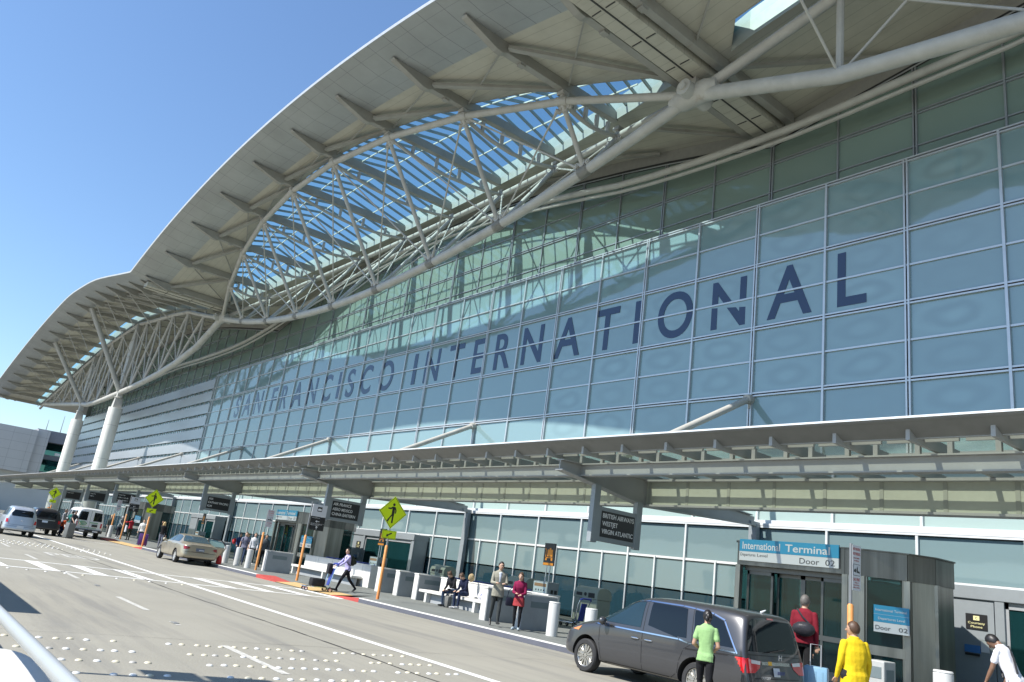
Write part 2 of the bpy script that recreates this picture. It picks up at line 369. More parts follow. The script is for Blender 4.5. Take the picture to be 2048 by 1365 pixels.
# small steel reflectors lying in the lane
for x,y in ((-22.5,5.08),(-15.5,4.97)):
    o=MB().box(-.12,.12,-.05,.05,0,.012).obj('lane_reflector',mat('reflector',(.35,.35,.34),.4,.5),bevel=.004,loc=(x,y,.006)); tag(o,'flat grey lane reflector %s on the road'%('beyond the other one near the crosswalk' if x<-20 else 'nearer the rows of dots'),'reflector')
# ================= terminal building =================
T=thing('terminal_building','long glass airport terminal with a wing shaped white steel roof','terminal',(0,0,0))
cp=[(-179,20.9),(-171,21.6),(-150,24.0),(-131.3,25.7),(-118,26.5),(-107.4,26.75),(-96.9,26.0),(-90.8,25.3),(-84.7,24.3),(-78.6,23.2)]
def lerp_cr(P,x):
    if x<=P[0][0]: return P[0][1]
    for i in range(len(P)-1):
        if P[i][0]<=x<=P[i+1][0]:
            p0=P[max(i-1,0)];p1=P[i];p2=P[i+1];p3=P[min(i+2,len(P)-1)]
            t=(x-p1[0])/(p2[0]-p1[0]); m1=(p2[1]-p0[1])/(p2[0]-p0[0])*(p2[0]-p1[0]); m2=(p3[1]-p1[1])/(p3[0]-p1[0])*(p2[0]-p1[0])
            return (2*t**3-3*t*t+1)*p1[1]+(t**3-2*t*t+t)*m1+(-2*t**3+3*t*t)*p2[1]+(t**3-t*t)*m2
    return P[-1][1]
cpl=cp+[(-72.5,22.1)]
def S(x):                      # soffit height along the building
    if x>XC: x=2*XC-x
    if x>=XC-HALF:
        u=(x-XC)/HALF; return 22.0+3.2*(1-u*u)
    return lerp_cr(cpl,x)
def lens(x):
    u=abs(x-XC)/HALF
    return 4.65*(1-u*u) if u<1 else 0
def hole(x):
    "edges of the roof light"
    u=abs(x-XC)
    if u<HALF-1.3: d=max(.12,lens(x)-.35); return YT-d,YT+d
    if u<HALF+2.5: return YT,YT
    return YT-1.0,YT-.1
XL,XR=-179,16.0
xs=[]; x=XL
while x<XR+.1: xs.append(x); x+=1.0
xs=sorted(set([round(v,3) for v in xs]+[round(XK(k),3) for k in range(-54,9)]+[round(XC-HALF+1.29,3),round(XC+HALF-1.29,3),round(XC-HALF-2.51,3),round(XC+HALF+2.51,3)]))
# soffit sheet
b=MB(); e=MB(); tp=MB()
for x0,x1 in zip(xs,xs[1:]):
    s0,s1=S(x0),S(x1); (a0,c0),(a1,c1)=hole((x0+x1)/2-.001) if False else hole(x0),hole(x1)
    e.quad((x0,15.2,s0),(x1,15.2,s1),(x1,13.6,s1+.03),(x0,13.6,s0+.03)); e.quad((x0,13.6,s0+.03),(x1,13.6,s1+.03),(x1,12.1,s1+.30),(x0,12.1,s0+.30))
    e.quad((x0,12.1,s0+.30),(x1,12.1,s1+.30),(x1,12.06,s1+.42),(x0,12.06,s0+.42),1)
    b.quad((x0,15.2,s0),(x1,15.2,s1),(x1,a1,s1),(x0,a0,s0)); b.quad((x0,c0,s0),(x1,c1,s1),(x1,27.5,s1),(x0,27.5,s0))
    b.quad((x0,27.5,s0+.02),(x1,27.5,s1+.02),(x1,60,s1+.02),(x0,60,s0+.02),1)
    tp.quad((x0,12.06,s0+.42),(x1,12.06,s1+.42),(x1,15.2,s1+.95),(x0,15.2,s0+.95)); tp.quad((x0,15.2,s0+.95),(x1,15.2,s1+.95),(x1,a1,s1+.95),(x0,a0,s0+.95)); tp.quad((x0,c0,s0+.95),(x1,c1,s1+.95),(x1,60,s1+.95),(x0,60,s0+.95))
for xe in (xs[0],xs[-1]):
    s=S(xe); tp.add([(xe,12.06,s+.30),(xe,15.2,s),(xe,60,s),(xe,60,s+.95),(xe,15.2,s+.95),(xe,12.06,s+.42)],[(0,1,2,3,4,5)])
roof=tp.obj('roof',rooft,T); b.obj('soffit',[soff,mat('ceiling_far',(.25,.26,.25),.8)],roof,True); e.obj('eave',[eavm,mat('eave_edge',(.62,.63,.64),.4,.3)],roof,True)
# kerb (fascia) round the roof light and the glazing with its ridge
fas=MB(); gl=MB(); gr=MB(); RH=.95
tealf=mat('rooflight_fascia',(.40,.43,.40),.5,.2)
glz=glassmat('rooflight_glass',(.06,.18,.22),(.72,.93,.94),.94,.05,1.45,0,variation=False)
bars=mat('rooflight_bars',(.25,.29,.28),.5,.2); barl=mat('rooflight_purlin',(.55,.58,.52),.5)
for x0,x1 in zip(xs,xs[1:]):
    (a0,c0),(a1,c1)=hole(x0),hole(x1)
    if c0-a0<.05 and c1-a1<.05: continue
    s0,s1=S(x0),S(x1)
    fas.quad((x0,a0,s0-.04),(x1,a1,s1-.04),(x1,a1,s1+.95),(x0,a0,s0+.95)); fas.quad((x0,c0,s0-.30),(x1,c1,s1-.30),(x1,c1,s1+.95),(x0,c0,s0+.95))
    fas.quad((x0,c0,s0-.30),(x1,c1,s1-.30),(x1,c1+.25,s1-.02),(x0,c0+.25,s0-.02))
    wide=abs((x0+x1)/2-XC)<HALF
    if wide:
        r0,r1=min(.75,(c0-a0)*.14),min(.75,(c1-a1)*.14); y0=YT-.35;y1=YT-.35
        gl.quad((x0,a0,s0+.5),(x1,a1,s1+.5),(x1,y1,s1+.5+r1),(x0,y0,s0+.5+r0)); gl.quad((x0,y0,s0+.5+r0),(x1,y1,s1+.5+r1),(x1,c1,s1+.3),(x0,c0,s0+.3))
    else: gl.quad((x0,a0,s0+.5),(x1,a1,s1+.5),(x1,c1,s1+.5),(x0,c0,s0+.5))
fas.obj('rooflight_kerb',tealf,T); glo=gl.obj('rooflight_glazing',glz,T)
# glazing bars
n=6
for i in range(-9*n//1,9*n//1+1):
    x=XC+i*BAY*3/(n*3)*1.0*(1.0) if False else XC+i*(HALF/(9*n))*1.0
    if i%2: continue
    a,c=hole(x)
    if c-a<.4: continue
    s=S(x); r=min(.75,(c-a)*.14); y=YT-.35
    gb=MB(); gb.bar((x,a,s+.38),(x,y+.02,s+.38+r),.07,.16); gb.bar((x,y,s+.38+r),(x,c,s+.16),.07,.16)
    gb.obj('glazing_bar',bars,T)
gp=MB()
for fr in (.5,1.0):
    for side in (0,1):
        if side==1 and fr==1.0: continue
        last=None
        for x in [XC-HALF+1.6+j*1.0158 for j in range(52)]:
            a,c=hole(x); s=S(x); r=min(.75,(c-a)*.14); y=YT-.35
            yy=a+(y-a)*fr if side==0 else c+(y-c)*fr; zz=s+.33+r*fr if side==0 else s+.12+(r+.2)*fr
            if c-a>1.0:
                if last: gp.bar(last,(x,yy,zz),.05,.07)
                last=(x,yy,zz)
gp.obj('glazing_purlin',barl,T)
# ribs
def rib(k,x=None,w=.34):
    x=XK(k) if x is None else x; s=S(x); a,c=hole(x); b=MB()
    wd=(c-a)>.8; poly=[(13.2,s+.02),(13.28,s-.06),(15.0,s-.62),(15.3,s-.64),(15.55,s-.52),(a,s-.50)]+([(c+.1,s-.36),(c+.1,s+.1),(15.2,s-.0)] if wd else [(26.1,s-.46),(26.1,s),(15.2,s)])
    b.prism(poly,0,x-w/2,x+w/2)
    b.box(x-w*.42,x+w*.42,16.3,16.6,s-.62,s-.1)
    return b.obj('roof_rib',ribm,T,bevel=.02)
ribs=[k for k in range(-54,7,2) if k not in (-2,-20)]
for k in ribs: rib(k)
for xp in (XK(-2),XK(-20)):
    for d in (-.95,.95): rib(0,xp+d,.34)
    b=MB(); s=S(xp)
    b.box(xp-.62,xp+.62,13.6,26.1,s-.42,s-.02); 
    b.box(xp-.03,xp+.03,13.5,26.1,s-.45,s-.421,1)
    for y in (15.4,17.6,19.6,22.4,24.4): b.box(xp-.58,xp-.12,y,y+.05,s-.44,s-.421,1); b.box(xp+.12,xp+.58,y,y+.05,s-.44,s-.421,1)
    b.obj('expansion_joint_casing',[soff,darkg],T)
# bracing between the ribs
for k in range(-52,6,2):
    xa,xb=XK(k)+.25,XK(k+2)-.25
    if k+2 in (-2,-20): xb-=.8
    if k in (-2,-20): xa+=.8
    fa=hole(XK(k))[0]-.3; fb=hole(XK(k+2))[0]-.3
    if abs(XK(k+1)-XC)>HALF: fa=fb=YT-1.4
    b=MB(); b.bar((xa,15.5,S(xa)-.30),(xb,fb,S(xb)-.30),.26,.16); b.bar((xa,fa,S(xa)-.24),(xb,15.5,S(xb)-.24),.07,.07)
    ya,yb=YT+lens(XK(k))+.5,26.0
    if 0<lens(XK(k+1))<4.0 and abs(XK(k+1)-XC)<HALF or abs(XK(k+1)-XC)>HALF:
        b.bar((xa,max(ya,YT+.6),S(xa)-.30),(xb,yb,S(xb)-.30),.18,.14)
    b.objs('roof_bracing',ribm,T)
# ---------------- main lens truss between the pins ----------------
def lz(x):
    u=abs(x-XC)/HALF; return 20.85-3.35*(1-u*u)
def uz(x):
    u=abs(x-XC)/HALF; return 20.85+3.55*(1-u*u)
J=[(XK(-20),YT,20.85),(XK(-2),YT,20.85)]
ks=list(range(-18,-2,2)); fine=[XK(-20)+i*HALF/18*1.0 for i in range(37)]
def chord(fn,r): 
    b=MB(); b.path([fn(XK(k)) for k in range(-20,-1,2)],r,12); return b
U=lambda s:(lambda x:(x,YT+s*lens(x),uz(x))); Lw=lambda x:(x,YT,lz(x))
tr=MB().path([Lw(x) for x in fine],.25,14).obj('lens_truss_lower_chord',steelw,T,True)
for s in (-1,1):
    up=chord(U(s),.18).obj('lens_truss_upper_chord',steelw,T,True)
    for k in ks:
        x=XK(k); p=Vector(U(s)(x)); q=Vector(Lw(x))
        MB().tube(p,q,.12,.12,10).obj('strut',steelw,up,True)
        d=(q-p).normalized()
        for c_,dd,fn_,rr_ in ((p,d,U(s),.205),(q,-d,Lw,.275)):
            g=MB(); e0=Vector(fn_(x-.35)); e1=Vector(fn_(x+.35)); ee=(e1-e0).normalized()
            g.tube(c_-ee*.30,c_+ee*.30,rr_,None,14)
            cc=c_+dd*.38; g.tube(cc-Vector((0,.05,0)),cc+Vector((0,.05,0)),.20,.20,10)
            for sx in (-1,1):
                e2=c_+dd*.36+Vector((sx*.34,0,0)); g.tube(e2-Vector((0,.05,0)),e2+Vector((0,.05,0)),.13,.13,10); g.tube(e2-Vector((0,.09,0)),e2+Vector((0,.09,0)),.06,.06,8); g.bar(c_+Vector((sx*.1,0,0)),e2,.24,.05,upv=(0,1,0))
            g.obj('gusset',steelw,up,True)
        post=MB(); post.tube(p,(p.x,p.y,S(x)-.55),.14,.14,8); post.box(p.x-.2,p.x+.2,p.y-.2,p.y+.2,S(x)-.72,S(x)-.55); post.obj('saddle_post',steelw,up,True)
        for k2 in (k-2,k+2):
            if k2 in (-20,-2): continue
            qq=Vector(Lw(XK(k2))); pp=p; d=(qq-pp).normalized(); a=pp+d*.45; c=qq-d*.45
            r=MB(); r.tube(a+d*.5,c-d*.5,.045,.045,6); r.tube(a,a+d*.5,.10,.045,6); r.tube(c,c-d*.5,.10,.045,6); r.obj('tie_rod',steelw,up,True)
for k in ks:
    x=XK(k); s=S(x); p=Vector(U(-1)(x)); q=Vector(U(1)(x)); b=MB()
    pts=[p.lerp(q,t)+Vector((0,0,-.55*math.sin(PI*t)*min(1,lens(x)/3))) for t in (0,.15,.3,.5,.7,.85,1)]
    b.path(pts,.11,8)
    for t in (.2,.4,.6,.8):
        y=p.y+(q.y-p.y)*t; z=p.z-.55*math.sin(PI*t)*min(1,lens(x)/3); b.box(x-.08,x+.08,y-.08,y+.08,z,s-.58)
    b.obj('rib_stiffener_tube',steelw,T,True)
for jx,jy,jz in J:
    b=MB()
    for d in (-.55,-.18,.18,.55): b.tube((jx-.95,jy+d*1.0,jz),(jx+.95,jy+d,jz),.40,.40,14) if False else None
    b.path([(jx-1.15,jy,jz),(jx-.6,jy,jz),(jx+.6,jy,jz),(jx+1.15,jy,jz)],[.28,.46,.46,.28],14)
    b.tube((jx,jy-.75,jz),(jx,jy+.75,jz),.34,.34,18); b.tube((jx,jy-.85,jz),(jx,jy+.85,jz),.16,.16,12)
    b.box(jx-.14,jx+.14,jy-.2,jy+.2,jz,S(jx)-.4)
    b.obj('pin_joint',steelw,T,True)
# ---------------- cantilever trusses ----------------
upL=[(XK(-20),20.85),(XK(-22),22.23),(XK(-24),23.7),(XK(-26),24.46),(XK(-28),25.0),(XK(-30),25.6),(-107.4,26.1),(XK(-34),25.95),(XK(-36),25.75),(XK(-38),25.5),(-131.3,24.9),(-140,24.1),(-150,23.0),(-160,21.9),(-171,20.6),(-175,20.0)]
loL=[(XK(-20),20.85),(XK(-22),18.9),(XK(-24),18.0),(XK(-26),17.5),(XK(-28),17.2),(XK(-30),17.0),(-107.4,16.9),(XK(-34),16.8),(XK(-36),16.8),(XK(-38),16.9),(-131.3,17.3),(-140,18.0),(-150,18.8),(-160,19.6),(-171,20.6)]
UL=Vector((0,0,0))
for side in (0,1):
    mx=(lambda x:x) if side==0 else (lambda x:2*XC-x)
    lim=-1e9 if side==0 else 2*XC-22
    u=[(mx(x),YT,z) for x,z in upL if x>lim]; l=[(mx(x),YT,z) for x,z in loL if x>lim]
    uc=MB().path(u,.22,12).obj('cantilever_upper_chord',steelw,T,True); MB().path(l,.29 if side else .33,12).obj('cantilever_lower_chord',steelw,T,True)
    n=min(len(u),len(l))
    for i in range(1,n):
        if abs(l[i][0]-mx(-107.4))<.1 or abs(l[i][0]-mx(-131.3))<.1: pass
        else: MB().tube(u[i],l[i],.13,.13,8).obj('strut',steelw,uc,True)
        if i+1<n: 
            MB().tube(u[i],l[i+1],.16 if side==0 else .05,.16 if side==0 else .05,8).obj('strut',steelw,uc,True)
        if i>1: MB().tube(u[i],l[i-1],.09 if side==0 else .05,None,8).obj('strut',steelw,uc,True)
        # long thin ties out to the eave
        if i<n-2 or side: MB().tube((u[i][0],14.6,S(u[i][0])-.5),(l[i][0],YT,l[i][2]),.05,.05,6).obj('tie_rod',steelw,uc,True)
        if i>0: MB().tube((u[i][0],YT,u[i][2]),(u[i][0],YT,S(u[i][0])-.5),.12,.12,8).obj('saddle_post',steelw,uc,True)
# columns with blade heads and raking struts
colm=lined(mat('column_cladding',(.74,.73,.69),.5,var=.05,scale=1),2,4.2,.05,.6)
for cx,ct in ((-107.4,26.1),(-131.3,24.9)):
    lo=16.9 if cx>-120 else 17.3
    c=MB().lathe([(.82,0),(.82,14.6),(.82,14.7)],(cx,YT,0.15),28).obj('column',colm,T,True)
    b=MB(); 
    b.add([(cx-.62,YT-.52,14.85),(cx+.62,YT-.52,14.85),(cx+.62,YT+.52,14.85),(cx-.62,YT+.52,14.85),(cx-.30,YT-.42,16.1),(cx+.30,YT-.42,16.1),(cx+.30,YT+.42,16.1),(cx-.30,YT+.42,16.1)],[(0,1,5,4),(1,2,6,5),(2,3,7,6),(3,0,4,7),(4,5,6,7),(0,3,2,1)])
    b.lathe([(.42,16.1),(.52,16.15),(.52,16.25),(.4,16.3)],(cx,YT,0),16)
    b.box(cx-.36,cx+.36,YT-.3,YT+.3,16.28,lo+.3); b.obj('column_head',steelw,c)
    b=MB(); zt=ct
    b.add([(cx-.35,YT-.3,lo),(cx+.35,YT-.3,lo),(cx+.35,YT+.3,lo),(cx-.35,YT+.3,lo),(cx-1.0,YT-.3,zt-3),(cx+1.0,YT-.3,zt-3),(cx+1.0,YT+.3,zt-3),(cx-1.0,YT+.3,zt-3),(cx-.4,YT-.3,zt),(cx+.4,YT-.3,zt),(cx+.4,YT+.3,zt),(cx-.4,YT+.3,zt)],
      [(0,1,5,4),(1,2,6,5),(2,3,7,6),(3,0,4,7),(4,5,9,8),(5,6,10,9),(6,7,11,10),(7,4,8,11),(8,9,10,11),(0,3,2,1)])
    for t in (.25,.5,.75): b.box(cx-.85,cx+.85,YT-.36,YT+.36,lo+(zt-lo)*t,lo+(zt-lo)*t+.1)
    b.obj('column_blade',steelw,c)
    MB().tube((cx,YT-.2,lo+.2),(cx,14.9,S(cx)-.3),.30,.30,12).obj('raking_strut',steelw,c,True)
# ---------------- long gutter tube in front of the upper glass ----------------
gpz=[(-160,21.0),(-140,20.6),(-125,20.3),(-104,20.9),(-90,20.6),(-80,20.6),(-73,21.1),(-66,22.0),(-55,22.9),(-45,23.3),(-36,22.9),(-29,22.0),(-24.6,21.35),(-17,20.95),(-11,21.15),(-7.5,21.3),(-2,22.0),(6,23),(14,23.8)]
b=MB(); b.path([(x,25.2,lerp_cr(gpz,x)) for x in [ -160+i*2 for i in range(88)]],.17,10); b.path([(x,25.35,lerp_cr(gpz,x)-.32) for x in [ -160+i*2 for i in range(88)]],.09,8)
b.obj('gutter_tube',steelw,T,True)
# ---------------- curtain walls ----------------
paneS=rings(glassmat('screen_glass',(.215,.325,.345),(.30,.50,.52),.06,.05,1.95,.08,.45))
paneU=glassmat('upper_glass',(.275,.365,.32),(.45,.62,.58),.30,.05,1.6,.05,.5)
paneM=glassmat('frosted_band_glass',(.33,.42,.40),(.5,.7,.7),.04,.10,1.5,.04,.5)
paneL=glassmat('lower_glass',(.17,.245,.26),(.4,.55,.58),.10,.06,1.55,.08,.5)
paneD=glassmat('clear_dark_glass',(.02,.055,.075),(.25,.42,.50),.30,.03,1.4,.08,.5)
ROWS=[6.86+i*1.3775 for i in range(9)]     # 6.86 .. 17.88
panes=[]
def pane(x0,x1,y,z0,z1,m,z1b=None,g=.035):
    z1b=z1 if z1b is None else z1b
    key=(round(x1-x0,3),round(z1-z0,3),m.name)
    me=pmesh.get(key) if z1b==z1 else None
    if me is None:
        w=x1-x0; b=MB(); b.add([(g,0,g),(w-g,0,g),(w-g,0,z1b-z0-g),(g,0,z1-z0-g),(g,.03,g),(w-g,.03,g),(w-g,.03,z1b-z0-g),(g,.03,z1-z0-g)],[(0,1,2,3),(7,6,5,4),(0,4,5,1),(1,5,6,2),(2,6,7,3),(3,7,4,0)])
        me=b.mesh('window_pane',m)
        if z1b==z1: pmesh[key]=me
    # how large it shows from the road side
    c=Vector(((x0+x1)/2,y,(z0+z1)/2)); d=(c-Vector((0,0,1.7))); size=(x1-x0)*(z1-z0)*abs(d.y)/d.length**3
    lc=Vector((right.dot(d),cup.dot(d),fwd.dot(d)))
    vis=lc.z>0 and abs(lc.x/lc.z)<.68 and abs(lc.y/lc.z)<.46
    panes.append((size if vis else size*.001,me,Vector((x0,y,z0)),Matrix.Rotation(rp.gauss(0,.0032),3,'X')@Matrix.Rotation(rp.gauss(0,.0032),3,'Z')))
pmesh={}; rp=random.Random(5)
# lettered screen at Y=25.5
for k in range(-24,5):
    for r in range(8):
        x0,x1=XK(k),XK(k+1)
        if k==-24: x0=XK(-24)-.6
        pane(x0,x1,25.5,ROWS[r],ROWS[r+1],paneS)
# upper glass behind at Y=26.3 up to the roof
def topz(x): return S(x)-.85
for k in range(-47,5):
    x0,x1=XK(k),XK(k+1); z=17.6
    rows=[17.6,19.2,20.6]; zz=[17.5+i*1.3775 for i in range(8)]
    for i in range(7):
        t0,t1=topz(x0),topz(x1)
        if zz[i]>=min(t0,t1)-.3: break
        last= zz[i+1]>min(t0,t1)-.3
        pane(x0,x1,26.3,zz[i],t0 if last else zz[i+1],paneU,(t1 if last else zz[i+1]) if last else None)
        if last: break
# mid and lower glass
for k in range(-47,5):
    x0,x1=XK(k),XK(k+1)
    pane(x0,x1,26.3,4.86,6.8,paneM)
vest=[(-14.6,-3.2),(-51.6,-31.9),(-89.5,-69.5)]
def blocked(x0,x1): return any(x1>a and x0<c for a,c in vest)
for k in range(-47,5):
    x0,x1=XK(k),XK(k+1)
    pane(x0,x1,25.95,3.2,4.56,paneL)
    for h in (0,1):
        a,c=x0+h*BAY/2,x0+(h+1)*BAY/2
        if h==0 or True:
            pane(a,c,25.95,1.92,3.15,paneL); pane(a,c,25.95,.2,1.92,paneD)
panes.sort(key=lambda q:-q[0])
for s,me,loc,rot in panes[:100]:
    o=bpy.data.objects.new('window_pane',me); link(o,T); o.location=loc; o.rotation_euler=rot.to_euler()
b=MB(); mats=[paneS,paneU,paneM,paneL,paneD]; 
for s,me,loc,rot in panes[100:]:
    mi=mats.index(me.materials[0]); b.add([rot@Vector(v.co)+loc for v in me.vertices],[tuple(p.vertices) for p in me.polygons],mi)
o=b.obj('window_panes',mats,T); o['kind']='stuff'
# mullions
b=MB()
def vbar(x,y,z0,z1,w=.07,d=.10): b.box(x-w/2,x+w/2,y-d,y+.04,z0,z1)
def hbar(x0,x1,y,z,w=.06,d=.06): b.box(x0,x1,y-d,y+.035,z-w/2,z+w/2)
for k in range(-24,6):
    x=XK(k)
    if k%2==0: vbar(x-.055,25.5,6.8,17.92,.06); vbar(x+.055,25.5,6.8,17.92,.06)
    else: vbar(x,25.5,6.8,17.92,.085)
for r,z in enumerate(ROWS):
    if r%2==0: hbar(XK(-24)-.6,XK(5),25.5,z-.055,.06,.085); hbar(XK(-24)-.6,XK(5),25.5,z+.055,.06,.085)
    else: hbar(XK(-24)-.6,XK(5),25.5,z,.07)
b.box(XK(-24)-.7,XK(5),25.42,26.28,17.94,17.97)
b.box(XK(-24)-.72,XK(-24)-.62,25.4,26.25,6.8,17.93)
b.obj('screen_mullion_grid',alu,T)
b=MB()
for k in range(-47,6):
    x=XK(k); t=topz(x)
    if k%2==0: vbar(x-.055,26.3,17.5,t,.06,.08); vbar(x+.055,26.3,17.5,t,.06,.08)
    else: vbar(x,26.3,17.5,t,.07,.08)
    for i in range(1,7):
        z=17.5+i*1.3775
        if z<min(topz(x),topz(XK(k+1)))-.3:
            hbar(x,XK(k+1),26.3,z,.06,.05)
            if i%2==0: hbar(x,XK(k+1),26.3,z+.12,.05,.055)
b.obj('upper_mullion_grid',mat('mullion_grey',(.30,.32,.34),.4,.4,var=.05),T)
b=MB()
for k in range(-47,6):
    x=XK(k)
    vbar(x,26.3,4.86,6.8,.08); vbar(x,25.95,1.92,4.56,.08); vbar(x+BAY/2,25.95,1.92,3.2,.07)
    b.box(x-.035,x+.035,25.87,25.98,.15,1.92,1); b.box(x+BAY/2-.03,x+BAY/2+.03,25.87,25.98,.15,1.92,1)
b.box(XK(-47),XK(5),25.84,26.3,4.56,4.62); b.box(XK(-47),XK(5),25.84,25.99,4.63,4.72); b.box(XK(-47),XK(5),25.99,26.3,4.73,4.86)
hbar(XK(-47),XK(5),25.95,3.18,.09); hbar(XK(-47),XK(5),26.3,6.8,.1,.06)
b.obj('lower_mullion_grid',[mat('mullion_white',(.66,.68,.68),.4,.2,var=.03),alu],T)
for k in (-44,-38,-32,-26,-20,-14,-8,-2,4):
    MB().box(XK(k)+.08,XK(k)+.42,25.6,25.83,.15,4.7).obj('wall_pilaster',greyp,T,bevel=.02)
# dark shadow gap above the upper glass
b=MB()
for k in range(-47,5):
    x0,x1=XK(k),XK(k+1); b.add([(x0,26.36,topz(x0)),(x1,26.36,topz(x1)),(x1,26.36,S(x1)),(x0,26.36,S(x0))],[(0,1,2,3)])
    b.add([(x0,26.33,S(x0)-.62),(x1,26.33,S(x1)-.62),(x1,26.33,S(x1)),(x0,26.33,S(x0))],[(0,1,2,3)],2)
    b.add([(x0,26.2,topz(x0)-.05),(x1,26.2,topz(x1)-.05),(x1,26.2,topz(x1)+.02),(x0,26.2,topz(x0)+.02)],[(0,1,2,3)],1)
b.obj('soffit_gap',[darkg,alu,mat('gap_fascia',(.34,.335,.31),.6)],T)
# west part: opaque metal bands with slots of glass
bandm=mat('spandrel_metal',(.40,.43,.46),.35,.4,var=.07,scale=.25,stretch=(1,1,4))
x0,x1=-154.5,XK(-24)-.75
for r in range(8):
    MB().box(x0,x1,25.4,25.5,ROWS[r]+.0,ROWS[r+1]-.32).obj('spandrel_band',bandm,T)
b=MB(); b.box(x0,x1,25.6,25.62,6.86,17.88,0)
xx=x0
i=0
while xx<x1: b.box(xx,xx+.05,25.45,25.55,6.86,17.88,1); xx+=1.5235
b.obj('slot_glazing',[paneS,alu],T)
# interior: floors, posts and a back wall seen through the glass
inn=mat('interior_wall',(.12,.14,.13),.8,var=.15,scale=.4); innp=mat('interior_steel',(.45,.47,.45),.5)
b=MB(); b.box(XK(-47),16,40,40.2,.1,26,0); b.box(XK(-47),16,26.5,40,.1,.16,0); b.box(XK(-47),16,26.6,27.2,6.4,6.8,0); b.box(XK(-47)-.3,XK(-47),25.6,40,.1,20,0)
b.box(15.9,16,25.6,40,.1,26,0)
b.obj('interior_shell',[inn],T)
b=MB()
for k in range(-46,6,2):
    x=XK(k)+.35; b.box(x-.16,x+.16,27.0,27.35,4.7,topz(x)-.2)
    b.tube((x,27.2,17.6),(x+BAY,27.2,14.9),.04,.04,6); b.tube((x+BAY*2,27.2,17.6),(x+BAY,27.2,14.9),.04,.04,6); b.tube((x+BAY,27.2,14.9),(x+BAY,27.2,topz(x+BAY)-.3),.05,.05,6)
b.box(XK(-46),16,27.0,27.3,17.3,17.6); b.box(XK(-46),16,27.0,28.2,19.9,20.1)
for y in (27.5,27.8,28.1): b.tube((XK(-46),y,20.6),(16,y,20.6),.04,.04,6)
b.obj('interior_frame',innp,T)
# ---------------- big letters ----------------
blu=mat('facade_letter_blue',(.012,.026,.072),.06,var=.06,scale=.6); blu.node_tree.nodes['Principled BSDF'].inputs['IOR'].default_value=1.58
blue_edge=mat('facade_letter_edge',(.17,.26,.36),.5)
def word(s,xa,xb,z,capw):
    # advance each glyph by its own width with even gaps
    wd={'I':.22,'S':.62,'A':.98,'N':.86,'F':.56,'R':.74,'C':.80,'O':1.0,'T':.80,'E':.58,'L':.56}
    ws=[wd[c] for c in s]; h=2.13; tot=sum(ws)*h*.93; gap=((xb-xa)-tot)/(len(s)-1); x=xa
    for c,w in zip(s,ws):
        ww=w*h*.93
        if c=='I': MB().box(x,x+ww,25.484,25.496,z,z+h).obj('letter',blu,T)
        else: text(c,'letter',MX((x,25.496,z),'F'),blu,cap=h,width=ww,parent=T,depth=.012,bold=.035)
        x+=ww+gap
word('SAN',-77.2,-70.3,12.7,0); word('FRANCISCO',-68.1,-46.5,12.7,0); word('INTERNATIONAL',-43.95,-13.0,12.7,0)
# ---------------- far rooftop masts behind and the neighbouring concrete building ----------------
bc=mat('neighbour_concrete',(.58,.58,.57),.8,var=.06,scale=.15); lined(bc,1,3.1,.06,.7); lined(bc,2,1.75,.06,.7)
N=thing('neighbouring_terminal','pale grey concrete terminal building beyond the far end of the road','building',(-190,10,0))
def nb(*a): return a
b=MB(); b.box(-30,0,-60,13.6,8.1,17.0); b.obj('upper_wall',bc,N)
b=MB(); b.box(-30,-2.5,-60,40,0,8.1); b.obj('lower_wall',mat('neighbour_lower_wall',(.60,.62,.62),.6,var=.05,scale=.2),N)
b=MB(); b.box(-30,-3,13.6,44,8.1,9,0); b.box(-30,-2,13.6,44,15.2,17.6,0); b.box(-30,-3.6,13.6,44,11.6,12.6,0); b.box(-30,-5,13.6,44,9,15.2,1); b.box(-6,-1,13.61,16,8.1,17.3,2)
b.obj('recessed_bay',[mat('neighbour_grey',(.25,.26,.29),.7),dglass,bc],N)
b=MB()
for y in (0,2.2,4.4,6.6): b.tube((.1,y,8.1),(.1,y,9.7),.05,.05,6)
b.tube((.1,-2,9.7),(.1,8,9.7),.05,.05,6); b.tube((.1,4.4,8.2),(.1,8,9.7),.04,.04,6); b.obj('balcony_rail',mat('rail_dark',(.12,.12,.13),.6),N)
MB().box(-2.6,-2.4,17,23,9.2,11.4).obj('window',dglass,N)
b=MB()
for t in range(4): b.box(-2.2,-1.2,18+t*1.2,18.9+t*1.2,12.6+t*.25,13.1+t*.25)
b.obj('roof_plant',white,N)
for y,h in ((28.4,4.0),(25.6,2.6)):
    o=MB().tube((0,0,0),(0,0,h),.10,.05,6).tube((-.4,0,h*.7),(.4,0,h*.7),.03,.03,5).obj('mast',mat('mast_grey',(.25,.26,.28),.6),loc=(-196,y,17.6)); tag(o,'%s thin radio mast on the roof of the neighbouring building'%('taller' if h>3 else 'shorter'),'mast',None)
